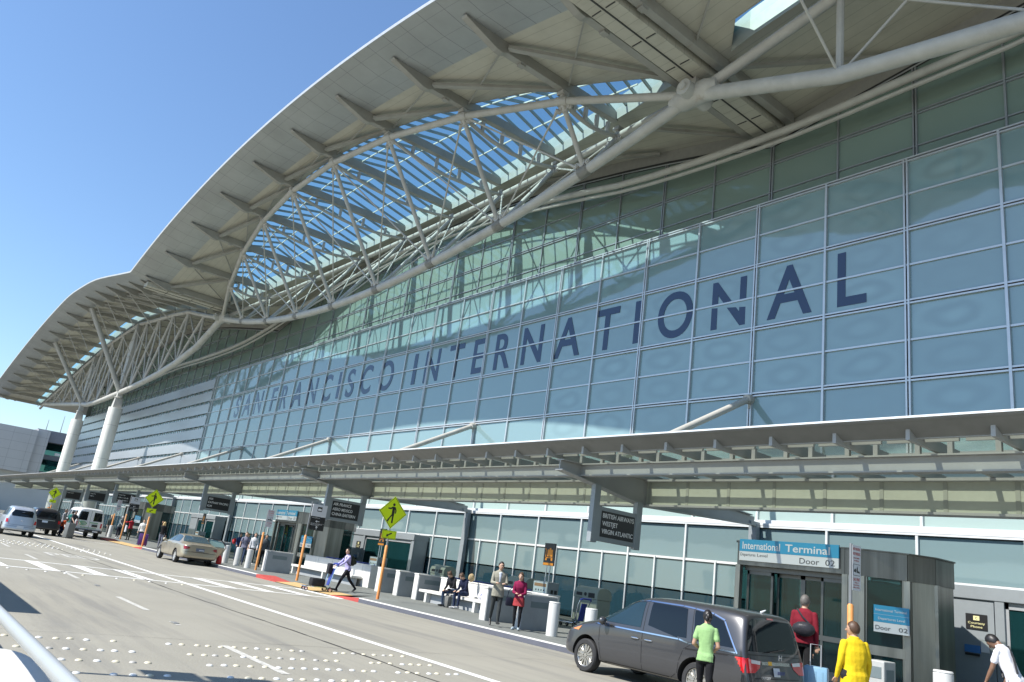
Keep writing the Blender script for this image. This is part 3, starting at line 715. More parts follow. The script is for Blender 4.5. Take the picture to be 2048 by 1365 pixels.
# ================= entrance canopy =================
C=thing('entrance_canopy','long grey steel and glass canopy along the terminal front over the pavement','canopy',(0,20,0))
CX0,CX1=-165.0,9.0
def cobj(b,name,m,par=C,**k):
    o=b.obj(name,m,par,**k); o.matrix_parent_inverse=Matrix.Identity(4); o.location=(o.location[0],o.location[1]-20,o.location[2]) if par is C else o.location; return o
frost=glassmat('canopy_glass',(.42,.47,.38),(.80,.86,.74),.42,.25,1.45,0,variation=False)
def cz(y): return 5.52+(y-15)*.035
b=MB(); b.add([(CX0,15.0,5.55),(CX1,15.0,5.55),(CX1,15.62,5.30),(CX0,15.62,5.30),(CX0,15.0,5.58),(CX1,15.0,5.58),(CX1,15.62,5.34),(CX0,15.62,5.34)],[(0,1,2,3),(7,6,5,4),(2,6,7,3),(0,4,5,1)],1); b.box(CX0,CX1,15.58,15.66,5.30,5.50,0)
b.box(CX0,CX1,14.95,15.0,5.575,5.615,2)
cobj(b,'canopy_edge',[canst,mat('canopy_underplate',(.20,.205,.20),.6),mat('canopy_edge_light',(.72,.73,.73),.35,.3)])
b=MB(); b.quad((CX0,15.06,cz(15.06)),(CX1,15.06,cz(15.06)),(CX1,21.4,cz(21.4)),(CX0,21.4,cz(21.4))); cobj(b,'canopy_glazing',frost)
b=MB(); k=-50
while XK(k)<CX1:
    for h in (0,.5):
        x=XK(k+h)
        b.box(x-.04,x+.04,15.3,21.4,5.22,5.46 if h else 5.47)
        for s in (-.32,.32): b.box(x+s-.05,x+s+.05,16.42,16.52,5.16,5.44); 
        b.box(x-.70,x+.70,15.9,15.96,5.30,5.42)
    k+=1
for y in (17.6,18.8,20.6): b.box(CX0,CX1,y,y+.08,5.33,5.45+.0)
cobj(b,'glazing_bars',canst)
def ibeam(b,y,z0,z1,w=.26,t=.035,web=.03):
    b.box(CX0,CX1,y-w/2,y+w/2,z0,z0+t); b.box(CX0,CX1,y-w/2,y+w/2,z1-t,z1); b.box(CX0,CX1,y-web/2,y+web/2,z0+t,z1-t)
b=MB(); ibeam(b,16.5,4.79,5.16); cobj(b,'front_purlin',canst)
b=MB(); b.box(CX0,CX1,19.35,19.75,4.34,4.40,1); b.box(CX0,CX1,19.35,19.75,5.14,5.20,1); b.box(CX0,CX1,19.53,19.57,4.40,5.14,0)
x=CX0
while x<CX1: b.box(x,x+.10,19.515,19.53,4.40,5.14,2); x+=1.5235  # shallow strips in darker cream, rib shadows put into their colour
cobj(b,'main_purlin',[mat('canopy_cream',(.47,.50,.42),.55,var=.05),canst,mat('canopy_rib_shade',(.36,.38,.33),.6)])
beams=[XK(k)+.3 for k in range(-44,5,6)]
for x in beams:
    b=MB(); f=.16
    web=[(15.6,4.87),(19.4,4.36),(25.2,4.62),(25.6,4.62),(25.6,4.92),(25.2,4.92),(19.5,5.20),(15.6,5.12)]
    b.prism(web,0,x-.02,x+.02)
    lo=[(15.58,4.85),(19.4,4.34),(25.3,4.60)]; hi=[(15.58,5.14),(19.5,5.22),(25.3,4.94)]
    for P in (lo,hi):
        for (ya,za),(yb,zb) in zip(P,P[1:]): b.bar((x,ya,za),(x,yb,zb),2*f,.035)
    b.box(x-.10,x+.10,25.3,25.86,4.58,4.74)
    cobj(b,'canopy_beam',canst)
    b=MB(); xw=x-.3; b.tube((xw,25.35,9.42),(xw,18.2,5.62),.13,.13,12); b.tube((xw,25.5,9.45),(xw,25.2,9.38),.19,.19,12); b.tube((xw,25.4,9.25),(xw,25.4,9.05),.05,.05,8); b.box(xw-.1,xw+.1,25.3,25.5,9.25,9.6)
    cobj(b,'tension_strut',steelw,smooth=True)
# ================= signs =================
def dashes(b,x0,x1,y0,y1,z,h):
    "lines of lettering too small to read: short strokes"
    y=y0; rr=random.Random(int(y0*1000+z*77))
    while y<y1-.01:
        w=rr.uniform(.3,.6)*h; b.box(x0,x1,y,min(y+w*.35,y1),z,z+h*rr.uniform(.8,1))
        b.box(x0,x1,y,min(y+w,y1),z+h*rr.choice((0,.4,.85)),z+h*rr.choice((0,.4,.85))+h*.15) if rr.random()<.8 else None
        y+=w+h*.18
def airline_sign(x,lines,label,posts=(17.1,19.05)):
    t=thing('airline_sign',label,'sign',(x,18.1,0),group='hanging airline signs')
    def P(b,n,m,**k): o=b.obj(n,m,t,**k); o.location=(-x,-18.1,0); return o
    b=MB(); ym0,ym1=posts
    for y in posts:
        b2=MB(); ztop=4.87-(y-15.6)*.134; b2.box(x-.09,x+.09,y-.13,y+.13,2.92,ztop); P(b2,'hanger_post',greyp,bevel=.01)
    b.box(x-.07,x+.07,17.2,19.0,2.98,4.02); P(b,'sign_frame',greyp,bevel=.015)
    b=MB(); b.box(x+.07,x+.078,17.36,18.86,3.12,3.90); P(b,'sign_face',signblk)
    for i,s in enumerate(lines):
        if s[0]=='~':
            q=MB(); dashes(q,x+.078,x+.080,17.42,17.42+.098*int(s[1:]),3.70-i*.235,.11); o=q.obj('lettering',signtxt,t); o.location=(-x,-18.1,0); continue
        o=text(s,'lettering',MX((x+.079,17.42,3.70-i*.235),'X'),signtxt,cap=.135,width=min(1.4,len(s)*.098),parent=t,depth=.003,bold=.012); 
        if o: o.location=(-x,-18.1,0)
    return t
airline_sign(-17.2,['BRITISH AIRWAYS','WESTJET','VIRGIN ATLANTIC'],'black hanging sign reading British Airways, Westjet, Virgin Atlantic under the canopy')
airline_sign(-35.4,['AIR FRANCE','AERO MEXICO','CHINA EASTERN'],'black hanging sign reading Air France, Aero Mexico, China Eastern under the canopy')
airline_sign(-53.7,['ANA','CATHAY PACIFIC','KLM'],'black hanging sign reading ANA, Cathay Pacific, KLM above the gold sedan')
airline_sign(-78.5,['~6','~9','~9'],'black hanging sign above the rear doors of the white van')
airline_sign(-90.5,['~5','~4'],'black hanging sign between the white van and the round column')
airline_sign(-103,['~7'],'black hanging sign just behind the farthest yellow crossing sign')
# pedestrian crossing signs
def walker(b,x,s,oy,oz):
    # simple walking figure as flat shapes in the YZ plane
    P=lambda pts:[(oy+p*s,oz+q*s) for p,q in pts]
    c=[( -.00+.062*math.cos(t*PI/6),.335+.062*math.sin(t*PI/6)) for t in range(12)]; b.prism(P(c),0,x,x+.004)
    for poly in ([(-.055,.25),(.06,.25),(.075,.02),(.06,-.10),(-.05,-.10),(-.06,.05)],
      [(-.05,-.08),(.03,-.09),(-.10,-.24),(-.19,-.42),(-.26,-.38),(-.15,-.22)],
      [(-.01,-.08),(.065,-.08),(.055,-.26),(.06,-.45),(-.02,-.45),(-.02,-.26)],
      [(-.05,.25),(-.05,.17),(-.13,.12),(-.27,.13),(-.27,.18),(-.14,.19)],
      [(.05,.26),(.09,.23),(.16,.10),(.14,-.03),(.09,-.03),(.10,.09),(.055,.16)]):
        b.prism(P(poly),0,x,x+.004)
def sleeve_pole(t,h,sl,y=0):
    o=MB().tube((0,0,0),(0,0,h),.03,.03,10).obj('pole',mat('sign_post',(.22,.23,.24),.5,.4),t,True)
    MB().lathe([(.057,0),(.057,sl-.03),(.035,sl)],n=14).obj('orange_sleeve',orange,t,True)
def crossing_sign(x,y,label,z0=.15,zc=3.27,d=.60):
    t=thing('crossing_sign',label,'road sign',(x,y,z0),group='yellow pedestrian crossing signs')
    h=zc-z0; sleeve_pole(t,h+d-.05,1.92)
    b=MB(); r=.05
    def dia(q): return [(0,h+q),( -q*.06,h+q-.02)] 
    q=d; b.prism([(0,h-q),(q,h),(0,h+q),(-q,h)],0,.031,.035,0); q=d-.035; b.prism([(0,h-q),(q,h),(0,h+q),(-q,h)],0,.035,.037,1); q=d-.055; b.prism([(0,h-q),(q,h),(0,h+q),(-q,h)],0,.037,.040,0)
    pl=b.obj('diamond_plate',[yellow,signblk],t)
    f=MB(); walker(f,.040,.86,.0,h+.0); f.obj('walking_figure',signblk,pl)
    b=MB(); b.box(.031,.035,-.30,.30,h-d-.36,h-d-.06,0); b.box(.035,.037,-.28,.28,h-d-.34,h-d-.08,1); b.box(.037,.040,-.27,.27,h-d-.33,h-d-.09,0); ap=b.obj('arrow_plate',[yellow,signblk],t)
    zc2=h-d-.21; f=MB()
    f.prism([(-.13,zc2-.08),(-.02,zc2-.075),(-.045,zc2-.045),(.11,zc2+.045),(.09,zc2+.085),(-.07,zc2-.005),(-.10,zc2+.02)],0,.040,.044); f.obj('arrow',signblk,ap)
crossing_sign(-25.9,15.22,'fluorescent yellow walking figure sign nearest the camera, right of the man with the luggage cart')
crossing_sign(-56.0,14.66,'fluorescent yellow walking figure sign above the gold sedan by the purple suitcase')
crossing_sign(-92.0,14.5,'smallest and farthest fluorescent yellow walking figure sign, behind the dark SUV')
# no waiting signs
def nowait(x,y,label,z0=.15,big=True,sl=1.86):
    t=thing('no_waiting_sign',label,'road sign',(x,y,z0),group='no waiting signs on orange sleeved poles')
    sleeve_pole(t,3.0,sl)
    b=MB(); b.box(.031,.035,.0,.32,2.12,2.98); pl=b.obj('sign_plate',signwht,t,bevel=.0)
    def TX(s,z,c,w=.27,m=signred): 
        o=text(s,'lettering',MX((.036,.16,z),'X'),m,cap=c,width=w,parent=pl,depth=.002,bold=.008,align='CENTER')
    TX('NO WAITING',2.88,.055); TX('NO PARKING',2.79,.055); TX('$43 FINE',2.30,.06,.24); 
    q=MB()
    for zz,ww,hh in ((2.72,.24,.028),(2.67,.20,.028),(2.255,.14,.024),(2.21,.22,.024),(2.165,.24,.024)): dashes(q,.035,.037,.16-ww/2,.16+ww/2,zz,hh)
    q.obj('small_print',signred,pl)
    f=MB(); f.box(.035,.037,.03,.29,2.40,2.62,0); f.box(.037,.038,.04,.28,2.41,2.61,1)
    f.prism([(.05,2.47),(.05,2.50),(.08,2.53),(.12,2.53),(.14,2.49),(.14,2.46)],0,.038,.040,0); f.prism([(.16,2.46),(.16,2.55),(.20,2.56),(.20,2.50),(.27,2.48),(.27,2.45)],0,.038,.040,0); f.bar((.039,.14,2.50),(.039,.20,2.58),.004,.012,upv=(1,0,0))
    f.obj('tow_pictogram',[signblk,signwht],pl)
nowait(-8.0,15.1,'orange sleeved pole with white no waiting sign in front of Door 02')
nowait(-39.0,15.75,'orange sleeved pole with white no waiting sign in front of Door 03')
nowait(-71.3,15.94,'orange sleeved pole with white no waiting sign beside the rear of the white van')
# black wayfinding signs on sleeved poles
def wayfind(x,y,label,z0=.15):
    t=thing('wayfinding_sign',label,'sign',(x,y,z0),group='black wayfinding signs'); sleeve_pole(t,3.4,1.95)
    b=MB(); b.box(.031,.06,.04,.74,2.80,3.32,0); b.box(.031,.06,.04,.74,2.20,2.79,1); b.box(.06,.064,.28,.50,3.02,3.22,1); pl=b.obj('sign_panel',[signwht,signblk],t)
    f=MB(); 
    f.prism([(.30,3.06),(.48,3.06),(.48,3.12),(.44,3.15),(.34,3.15),(.30,3.12)],0,.064,.066)
    f.bar((.062,.30,2.585),(.062,.48,2.585),.004,.025,upv=(0,0,1)); f.prism([(.28,2.585),(.36,2.64),(.36,2.61),(.32,2.585),(.36,2.56),(.36,2.53)],0,.060,.066)
    f.bar((.062,.39,2.24),(.062,.39,2.38),.004,.025,upv=(0,1,0)); f.prism([(.39,2.40),(.45,2.32),(.42,2.32),(.39,2.36),(.36,2.32),(.33,2.32)],0,.060,.066)
    f.box(.060,.062,.06,.72,2.495,2.50); f.obj('pictograms',signtxt,pl)
    q=MB()
    for z,w in ((2.72,.40),(2.45,.56),(2.40,.42)): dashes(q,.060,.062,.08,.08+w,z,.035)
    q.obj('small_print',signtxt,pl)
wayfind(-33.0,15.25,'black and white sign with arrows on an orange sleeved pole left of the luggage cart')
wayfind(-67.7,16.0,'black and white wayfinding sign on an orange sleeved pole behind the hooded person')
# ================= Door booths =================
def booth(cx,num,label,cy=20.0,partial=False):
    t=thing('door_booth',label,'entrance',(cx,cy,.15),group='rounded steel revolving door booths')
    plan=[(-1.95,3.6),(-1.95,.35),(-1.7,.0),(1.55,.0),(1.95,.1),(2.85,.62),(3.25,1.25),(3.3,2.2),(2.9,3.0),(2.1,3.6)]
    H=3.36; F=2.68
    def wallpiece(b,a,c,z0,z1,th=.12,m=0,off=0):
        a=Vector((*a,0));c=Vector((*c,0)); d=(c-a).normalized(); nrm=Vector((d.y,-d.x,0)); a2=a+nrm*off; c2=c+nrm*off; q=[a2,c2,c2-nrm*th,a2-nrm*th]
        v=[(p.x,p.y,z) for z in (z0,z1) for p in q]; b.add(v,[(3,2,1,0),(4,5,6,7),(0,1,5,4),(1,2,6,5),(2,3,7,6),(3,0,4,7)],m)
    b=MB()
    for a,c in zip(plan,plan[1:]): wallpiece(b,a,c,F,H-.03,.15,0,.03)
    b.prism([(p[0]*1.03,p[1]-.06) for p in plan],2,H-.03,H); b.obj('fascia',steel,t)
    fr=MB()
    def post(p,w=.16): fr.box(p[0]-w/2,p[0]+w/2,p[1]-.02,p[1]+w-.02,0,F)
    for p in (plan[1],plan[2],plan[3],plan[4],plan[5],plan[6]): post(p,.15)
    wallpiece(fr,(1.6,.0),(2.05,.16),0,F,.12)
    wallpiece(fr,(2.75,.57),(2.95,.78),0,F,.12); wallpiece(fr,plan[6],plan[7],0,F,.12);  
    wallpiece(fr,plan[4],plan[5],.82,1.05,.08); wallpiece(fr,plan[4],plan[5],0,.15,.08); wallpiece(fr,plan[5],plan[6],0,F,.1); fr.objs('frame_post',steell,t)
    g=MB(); wallpiece(g,plan[4],plan[5],.15,F,.02,0,-.04); wallpiece(g,plan[7],plan[8],.1,F,.02,0,-.04); wallpiece(g,plan[8],plan[9],.1,F,.02,0,-.04); wallpiece(g,plan[0],plan[1],.1,F,.02,0,-.04); g.objs('side_glass',dglass,t)
    # sliding doors in the front opening: frames with glass
    df=MB(); 
    for x0,x1,y in ((-1.55,-.7,.25),(-.7,.1,.45),(.1,.75,.45),(.75,1.5,.25)):
        df.box(x0,x0+.07,y,y+.06,0,2.55); df.box(x1-.07,x1,y,y+.06,0,2.55); df.box(x0,x1,y,y+.06,2.45,2.55); df.box(x0,x1,y,y+.06,0,.22)
        if x0>0: df.box(x0,x1,y-.01,y+.07,.95,1.08)
    df.box(-1.6,1.5,.2,.55,2.55,2.72); d=df.obj('door_frame',mat('door_frame_dark',(.13,.13,.125),.4,.5),t)
    MB().box(-1.55,-.7,.27,.285,.2,2.45).box(-.7,.75,.47,.485,.2,2.45).box(.75,1.5,.27,.285,.2,2.45).obj('door_glass',dglass,d)
    MB().box(-1.8,1.9,3.5,3.55,0,2.7).obj('inner_glass',mat('inner_teal',(.09,.19,.19),.3,var=.5,scale=.7,stretch=(2,1,.1)),t); MB().box(-1.7,1.9,1.4,3.4,2.6,2.66).obj('booth_ceiling',mat('booth_dark',(.05,.055,.055),.6),t)
    q=MB()
    for xx in (-1.2,-.4,.5,1.2): q.box(xx,xx+.07,1.5,1.6,0,2.6)
    q.obj('inner_frame',MT.get('door_frame_dark') or mat('door_frame_dark',(.13,.13,.125),.4,.5),t)
    s=MB(); s.box(-1.62,1.42,-.09,-.04,3.06,3.40,0); s.box(-1.62,1.42,-.088,-.04,2.80,3.055,1); sp=s.obj('name_board',[signblu,signwht],t)
    text('International','lettering',MX((-1.52,-.092,3.13),'F'),signwht,cap=.20,width=1.22,parent=sp,depth=.003,bold=.022); text('Terminal','lettering',MX((-.14,-.092,3.13),'F'),signwht,cap=.20,width=1.32,parent=sp,depth=.003,bold=.028)
    text('Departures','lettering',MX((-1.58,-.090,2.93),'F'),textgry,cap=.085,width=.5,parent=sp,depth=.002,bold=.003); text('Level','lettering',MX((-1.02,-.090,2.93),'F'),textgry,cap=.085,width=.33,parent=sp,depth=.002,bold=.003)
    text('Door','lettering',MX((.30,-.090,2.845),'F'),textgry,cap=.15,width=.58,parent=sp,depth=.002,bold=.006); text(num,'lettering',MX((1.05,-.090,2.845),'F'),textgry,cap=.15,width=.27,parent=sp,depth=.002,bold=.006)
    a=Vector((2.12,.10,0)); c=Vector((3.0,.55,0)); d2=(c-a).normalized(); nrm=Vector((d2.y,-d2.x,0)); o=a+nrm*.0
    s=MB(); 
    def qd(u0,u1,z0,z1,off,m):
        p=o+d2*u0+nrm*off;q=o+d2*u1+nrm*off; s.add([(p.x,p.y,z0),(q.x,q.y,z0),(q.x,q.y,z1),(p.x,p.y,z1)],[(0,1,2,3)],m)
    qd(.12,.92,1.62,2.02,.06,0); qd(.12,.92,1.38,1.615,.06,1); qd(.12,.92,1.80,1.805,.064,1)
    dp=s.obj('door_decal',[signblu,signwht],t)
    for st,u,z,cp_,w,mm in (('International Terminal',.16,1.88,.06,.70,signwht),('Departures Level',.22,1.68,.06,.60,signwht),('Door',.16,1.44,.10,.34,textgry),(num,.68,1.44,.10,.20,textgry)):
        text(st,'lettering',MD(o+d2*u+nrm*.066+Vector((0,0,z)),d2),mm,cap=cp_,width=w,parent=dp,depth=.002,bold=.004)
    return t
booth(-12.3,'02','rounded steel door booth with blue board reading International Terminal Door 02')
booth(-46.3,'03','rounded steel door booth with blue board reading International Terminal Door 03')
booth(-84.0,'','distant rounded steel door booth behind the white shirted person with the purple suitcase')
def vestibule(x0,x1,y0,label,phone=True):
    t=thing('exit_vestibule',label,'entrance',(x0,y0,.15),group='flat roofed grey exit vestibules')
    w=x1-x0; H=2.95
    b=MB(); b.box(0,w,0,1.0,2.62,H); b.box(-.02,w+.02,-.05,0,2.60,H+.02); b.obj('fascia',greyp,t,bevel=.015)
    b=MB(); b.box(0,1.85,0,.1,0,2.62); b.box(1.88,2.12,-.03,.12,0,2.62); b.box(w-.3,w,-.0,.1,0,2.62); b.box(w-.1,w,.1,.95,0,2.62); b.box(0,.1,.1,.95,0,2.62)
    b.objs('wall_panel',greyp,t,bevel=.01)
    f=MB()
    n=2; L=(w-.3-2.12)/n
    for i in range(n):
        a=2.12+i*L; f.box(a,a+.09,.05,.13,0,2.62); f.box(a+L-.09,a+L,.05,.13,0,2.62); f.box(a,a+L,.05,.13,2.42,2.62); f.box(a,a+L,.05,.13,0,.25)
    fr=f.obj('door_frame',alu,t)
    MB().box(2.12,w-.3,.08,.095,.25,2.42).obj('door_glass',dglass,fr); MB().box(.1,w-.1,.9,.94,0,2.6).obj('inside_wall',mat('booth_dark',(.05,.055,.055),.6),t)
    if phone:
        s=MB(); s.box(1.12,1.68,-.02,0,1.78,2.2,0); s.box(1.32,1.48,-.022,-.02,2.03,2.15,1); pb=s.obj('phone_sign',[signblk,mat('sign_cream',(.7,.66,.35),.5)],t)
        text('Courtesy','lettering',MX((1.40,-.021,1.93),'F'),mat('sign_cream',(.7,.66,.35),.5),cap=.06,width=.44,parent=pb,depth=.002,bold=.006,align='CENTER'); text('Phone','lettering',MX((1.40,-.021,1.83),'F'),MT['sign_cream'],cap=.06,width=.30,parent=pb,depth=.002,bold=.006,align='CENTER')
        text('C','lettering',MX((1.40,-.023,2.06),'F'),signblk,cap=.06,width=.05,parent=pb,depth=.002,bold=.006,align='CENTER')
        s=MB(); s.box(1.08,1.48,-.05,0,1.16,1.36,0); s.box(1.50,1.70,-.03,0,1.2,1.5,1); s.box(1.10,1.46,-.08,0,1.08,1.14,2); s.obj('courtesy_phone',[mat('phone_blue',(.05,.17,.42),.4),signwht,black],t)
vestibule(-10.9,-3.4,24.9,'grey flat roofed exit vestibule with a courtesy phone at the right edge')
vestibule(-47.3,-39.4,24.9,'grey flat roofed exit vestibule behind the yellow crossing sign, right of Door 03')
vestibule(-80.5,-73.5,24.9,'grey flat roofed exit vestibule behind the gold sedan',False)
# ================= street furniture =================
wallw=streak(mat('precast_white',(.64,.63,.60),.6,var=.07,scale=2,bump=.1),(.33,.31,.27),2.5,.62,.5,(1,1,.3)); wallg=streak(mat('precast_shaded_grey',(.30,.32,.335),.65,var=.08,scale=2),(.16,.16,.16),3,.62,.5,(1,1,.3)); ventm=mat('vent_grey',(.15,.19,.20),.5)  # grey copy of the white precast: shade put into the colour
def block(x,y0,y1,label,h=.98,w=.34,grp='free standing concrete blocks',front=0):
    t=thing('concrete_block',label,'concrete block',(x,(y0+y1)/2,.15),group=grp); L=(y1-y0)/2
    b=MB(); b.box(-w/2,w/2-.03,-L,L,0,h); b.box(-w/2-.015,w/2-.015,-L-.015,L+.015,h,h+.05); b.obj('block_body',wallw,t,bevel=.01)
    b=MB(); b.box(w/2-.03,w/2,-L+.02,L-.02,0,h-.01); s=b.obj('shaded_side',wallg,t); MB().box(w/2,w/2+.006,-L*.55,L*.55,h*.66,h*.84).obj('vent_plate',[ventm],s)  # grey slab paints the shade on the side turned from the sun
    return t
block(-31.2,18.2,19.6,'concrete block left of the two others like it, behind the nearest crossing sign')
block(-29.65,18.2,19.6,'concrete block standing between its two twins behind the nearest crossing sign')
block(-28.15,18.2,19.6,'concrete block next to the bench wall, right of its two twins')
block(-39.0,16.1,17.5,'concrete block in front of Door 03 beside the no waiting pole')
block(-18.75,15.9,17.3,'concrete block behind the woman in magenta')
block(-49.6,16.6,18.0,'concrete block behind the open door of the gold sedan')
def benchwall(x0,x1,y,label,ends=True,endy=16.1):
    t=thing('bench_wall',label,'bench',(x0,y,.15),group='white concrete walls with benches'); w=x1-x0; H=.98
    b=MB(); b.box(0,w,0,.55,0,H); b.box(-.02,w+.02,-.02,.57,H,H+.05); 
    b.obj('wall',wallw,t,bevel=.012)
    b=MB(); 
    for i in range(1,int(w/1.6)+1): b.box(i*1.6,i*1.6+.012,-.004,0,.02,H)
    b.obj('wall_joints',ventm,t)
    MB().box(-.55,w-.6,-.62,-.05,.36,.46).obj('seat',wallw,t,bevel=.012)
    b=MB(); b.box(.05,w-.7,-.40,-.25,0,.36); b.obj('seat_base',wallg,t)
    b=MB()
    for a in (-.12,w*.48): b.box(a,a+.14,-.6,-.06,0,.36)
    b.objs('seat_leg',wallw,t)
    if ends:
        L=y-endy; b=MB(); b.box(w-.30,w-.02,-L,-.75,0,H); b.box(w-.32,w,-L-.02,-.73,H,H+.05); b.obj('end_block',wallw,t,bevel=.01)
        MB().box(w-.02,w+.005,-L+.02,-.77,0,H-.01).obj('shaded_end',wallg,t); MB().box(w+.005,w+.01,-L+.4,-1.2,.66,.82).obj('vent_plate',ventm,t)  # grey slab again, shade painted on the end face
    return t
benchwall(-27.1,-20.6,18.7,'white concrete wall with a bench where two people sit')
benchwall(-40.6,-33.4,19.0,'white concrete wall with a bench behind the man pushing the cart',False)
benchwall(-60.0,-54.0,17.9,'white concrete wall behind the person with the purple suitcase',False)
def bollard(x,y,label,r=.165,h=.93):
    o=MB().lathe([(r,0),(r,h-.05),(r-.012,h-.045),(r-.012,h-.03),(r,h-.025),(r-.01,h),(0,h+.005)],n=24).obj('bollard',white2,smooth=True,loc=(x,y,.15)); tag(o,label,'bollard','white cylindrical bollards on the pavement')
white2=streak(mat('bollard_white',(.60,.60,.58),.5,var=.05,scale=3),(.32,.31,.28),4,.62,.5)
bollard(-17.3,16.0,'white round bollard right of the woman in magenta, in front of the ticket kiosk')
bollard(-15.7,15.9,'white round bollard half hidden by the front of the grey minivan')
bollard(-6.45,15.4,'white round bollard at the bottom edge between the yellow jacket and the white shirt')
bollard(-43.9,15.9,'white round bollard beside the open car door, leftmost of the group of three')
bollard(-42.1,15.9,'white round bollard in the middle of the group of three by the sedan')
bollard(-40.4,15.85,'white round bollard of the group of three that stands by the orange pole')
bollard(-69.6,15.6,'white round bollard behind the white van, by the orange poles')
bollard(-11.2,15.9,'white round bollard hidden behind the minivan',r=.165)
# litter bins
binm=mat('bin_sage',(.30,.33,.28),.45,var=.04); 
def bin_(x,y,label):
    t=thing('litter_bin',label,'litter bin',(x,y,.15),group='sage green double litter bins'); w,d,h=1.25,.75,1.02
    MB().box(-w/2,w/2,-d/2,d/2,.06,h).obj('bin_body',binm,t,bevel=.03); MB().box(-w/2+.05,w/2-.05,-d/2+.05,d/2-.05,0,.06).obj('plinth',black,t)
    pts=[(-d/2-.02,h),(d/2+.02,h),(d/2+.02,h+.22)]+[(d/2*math.cos(a)+0,h+.22+.22*math.sin(a)) for a in [i*PI/10 for i in range(0,11)]]+[(-d/2-.02,h+.22)]
    # hood arched across its depth
    MB().prism([(p,q) for p,q in pts],0,-w/2-.02,w/2+.02).obj('bin_hood',binm,t,bevel=.01)
    b=MB(); b.box(-.5,-.18,-d/2-.026,-d/2-.015,h+.08,h+.2); b.lathe([(.0,-d/2-.026),(.07,-d/2-.026),(.07,-d/2-.015)],(-.0,0,h+.15),14,0,1); b.box(.16,.5,-d/2-.026,-d/2-.015,h+.04,h+.22); b.objs('bin_opening',black,t)
bin_(-22.35,22.6,'sage green double bin with openings beside the kiosk, the one not hidden')
bin_(-26.6,22.6,'sage green double bin half hidden behind the woman in magenta')
bin_(-35.0,24.2,'sage green double bin behind the row of concrete blocks')
# kiosk with cart sign
def kiosk(x,y,label):
    t=thing('cart_kiosk',label,'kiosk',(x,y,.15),group='luggage cart kiosks'); 
    MB().box(-.34,.34,-.25,.25,0,.78).obj('kiosk_base',steel,t,bevel=.01)
    b=MB(); b.add([(-.42,-.30,.78),(.42,-.30,.78),(.42,.28,.78),(-.42,.28,.78),(-.42,-.30,1.42),(.42,-.30,1.42),(.42,.28,1.42),(-.42,.28,1.42)],[(0,1,5,4),(1,2,6,5),(2,3,7,6),(3,0,4,7),(4,5,6,7),(3,2,1,0)])
    hd=b.obj('kiosk_head',mat('kiosk_grey',(.30,.33,.35),.4,.3),t,bevel=.015)
    b=MB(); b.box(-.38,.38,-.306,-.300,.84,1.38,0); b.box(-.34,.34,-.309,-.306,1.22,1.34,1); 
    for i in range(4): b.box(-.25+i*.15,-.19+i*.15,-.309,-.306,1.06,1.12,2)
    b.box(-.34,.34,-.309,-.306,.90,.92,3); b.box(.42,.425,-.12,.0,.98,1.14,2); b.box(.42,.425,.06,.2,.98,1.14,2)
    b.obj('price_panel',[mat('kiosk_panel',(.55,.62,.62),.3),mat('kiosk_board',(.35,.20,.10),.4),black,signblu],hd)
    b=MB(); b.tube((-.10,0,1.42),(-.10,0,2.2),.025,.025,8); b.tube((.10,0,1.42),(.10,0,2.2),.025,.025,8); b.objs('sign_post',alu,t)
    b=MB(); b.box(-.30,.30,-.03,.03,2.02,2.86,0); b.box(-.29,.29,-.034,-.03,2.03,2.12,1); sp=b.obj('cart_sign',[signblk,signorg],t)
    b=MB(); Z=2.3; y0=-.036
    b.prism([(-.10,Z+.06),(.20,Z+.06),(.20,Z+.32),(-.10,Z+.32)],1,y0,y0+.003); b.prism([(-.0,Z+.32),(.10,Z+.32),(.08,Z+.38),(.02,Z+.38)],1,y0,y0+.003)
    b.prism([(-.20,Z),(.22,Z),(.22,Z+.03),(-.20,Z+.03)],1,y0,y0+.003); b.prism([(-.20,Z),(-.17,Z),(-.17,Z+.34),(-.20,Z+.34)],1,y0,y0+.003); b.prism([(-.25,Z+.32),(-.17,Z+.32),(-.17,Z+.35),(-.25,Z+.35)],1,y0,y0+.003)
    for cx_ in (-.15,.17):
        b.prism([(cx_+.05*math.cos(i*PI/6),Z-.05+.05*math.sin(i*PI/6)) for i in range(12)],1,y0,y0+.003)
    b.obj('cart_pictogram',signorg,sp)
    f=MB(); f.box(.302,.306,-.02,.02,2.1,2.8); return t
kiosk(-23.2,20.9,'luggage cart kiosk with black and orange cart sign behind the round bollard')
kiosk(-36.3,21.0,'luggage cart kiosk with black and orange cart sign, just left of the nearest crossing sign')
kiosk(-66.5,21.6,'luggage cart kiosk with black and orange cart sign above the blond woman')
kiosk(-53.0,23.0,'luggage cart kiosk with black and orange cart sign above the walking trio')
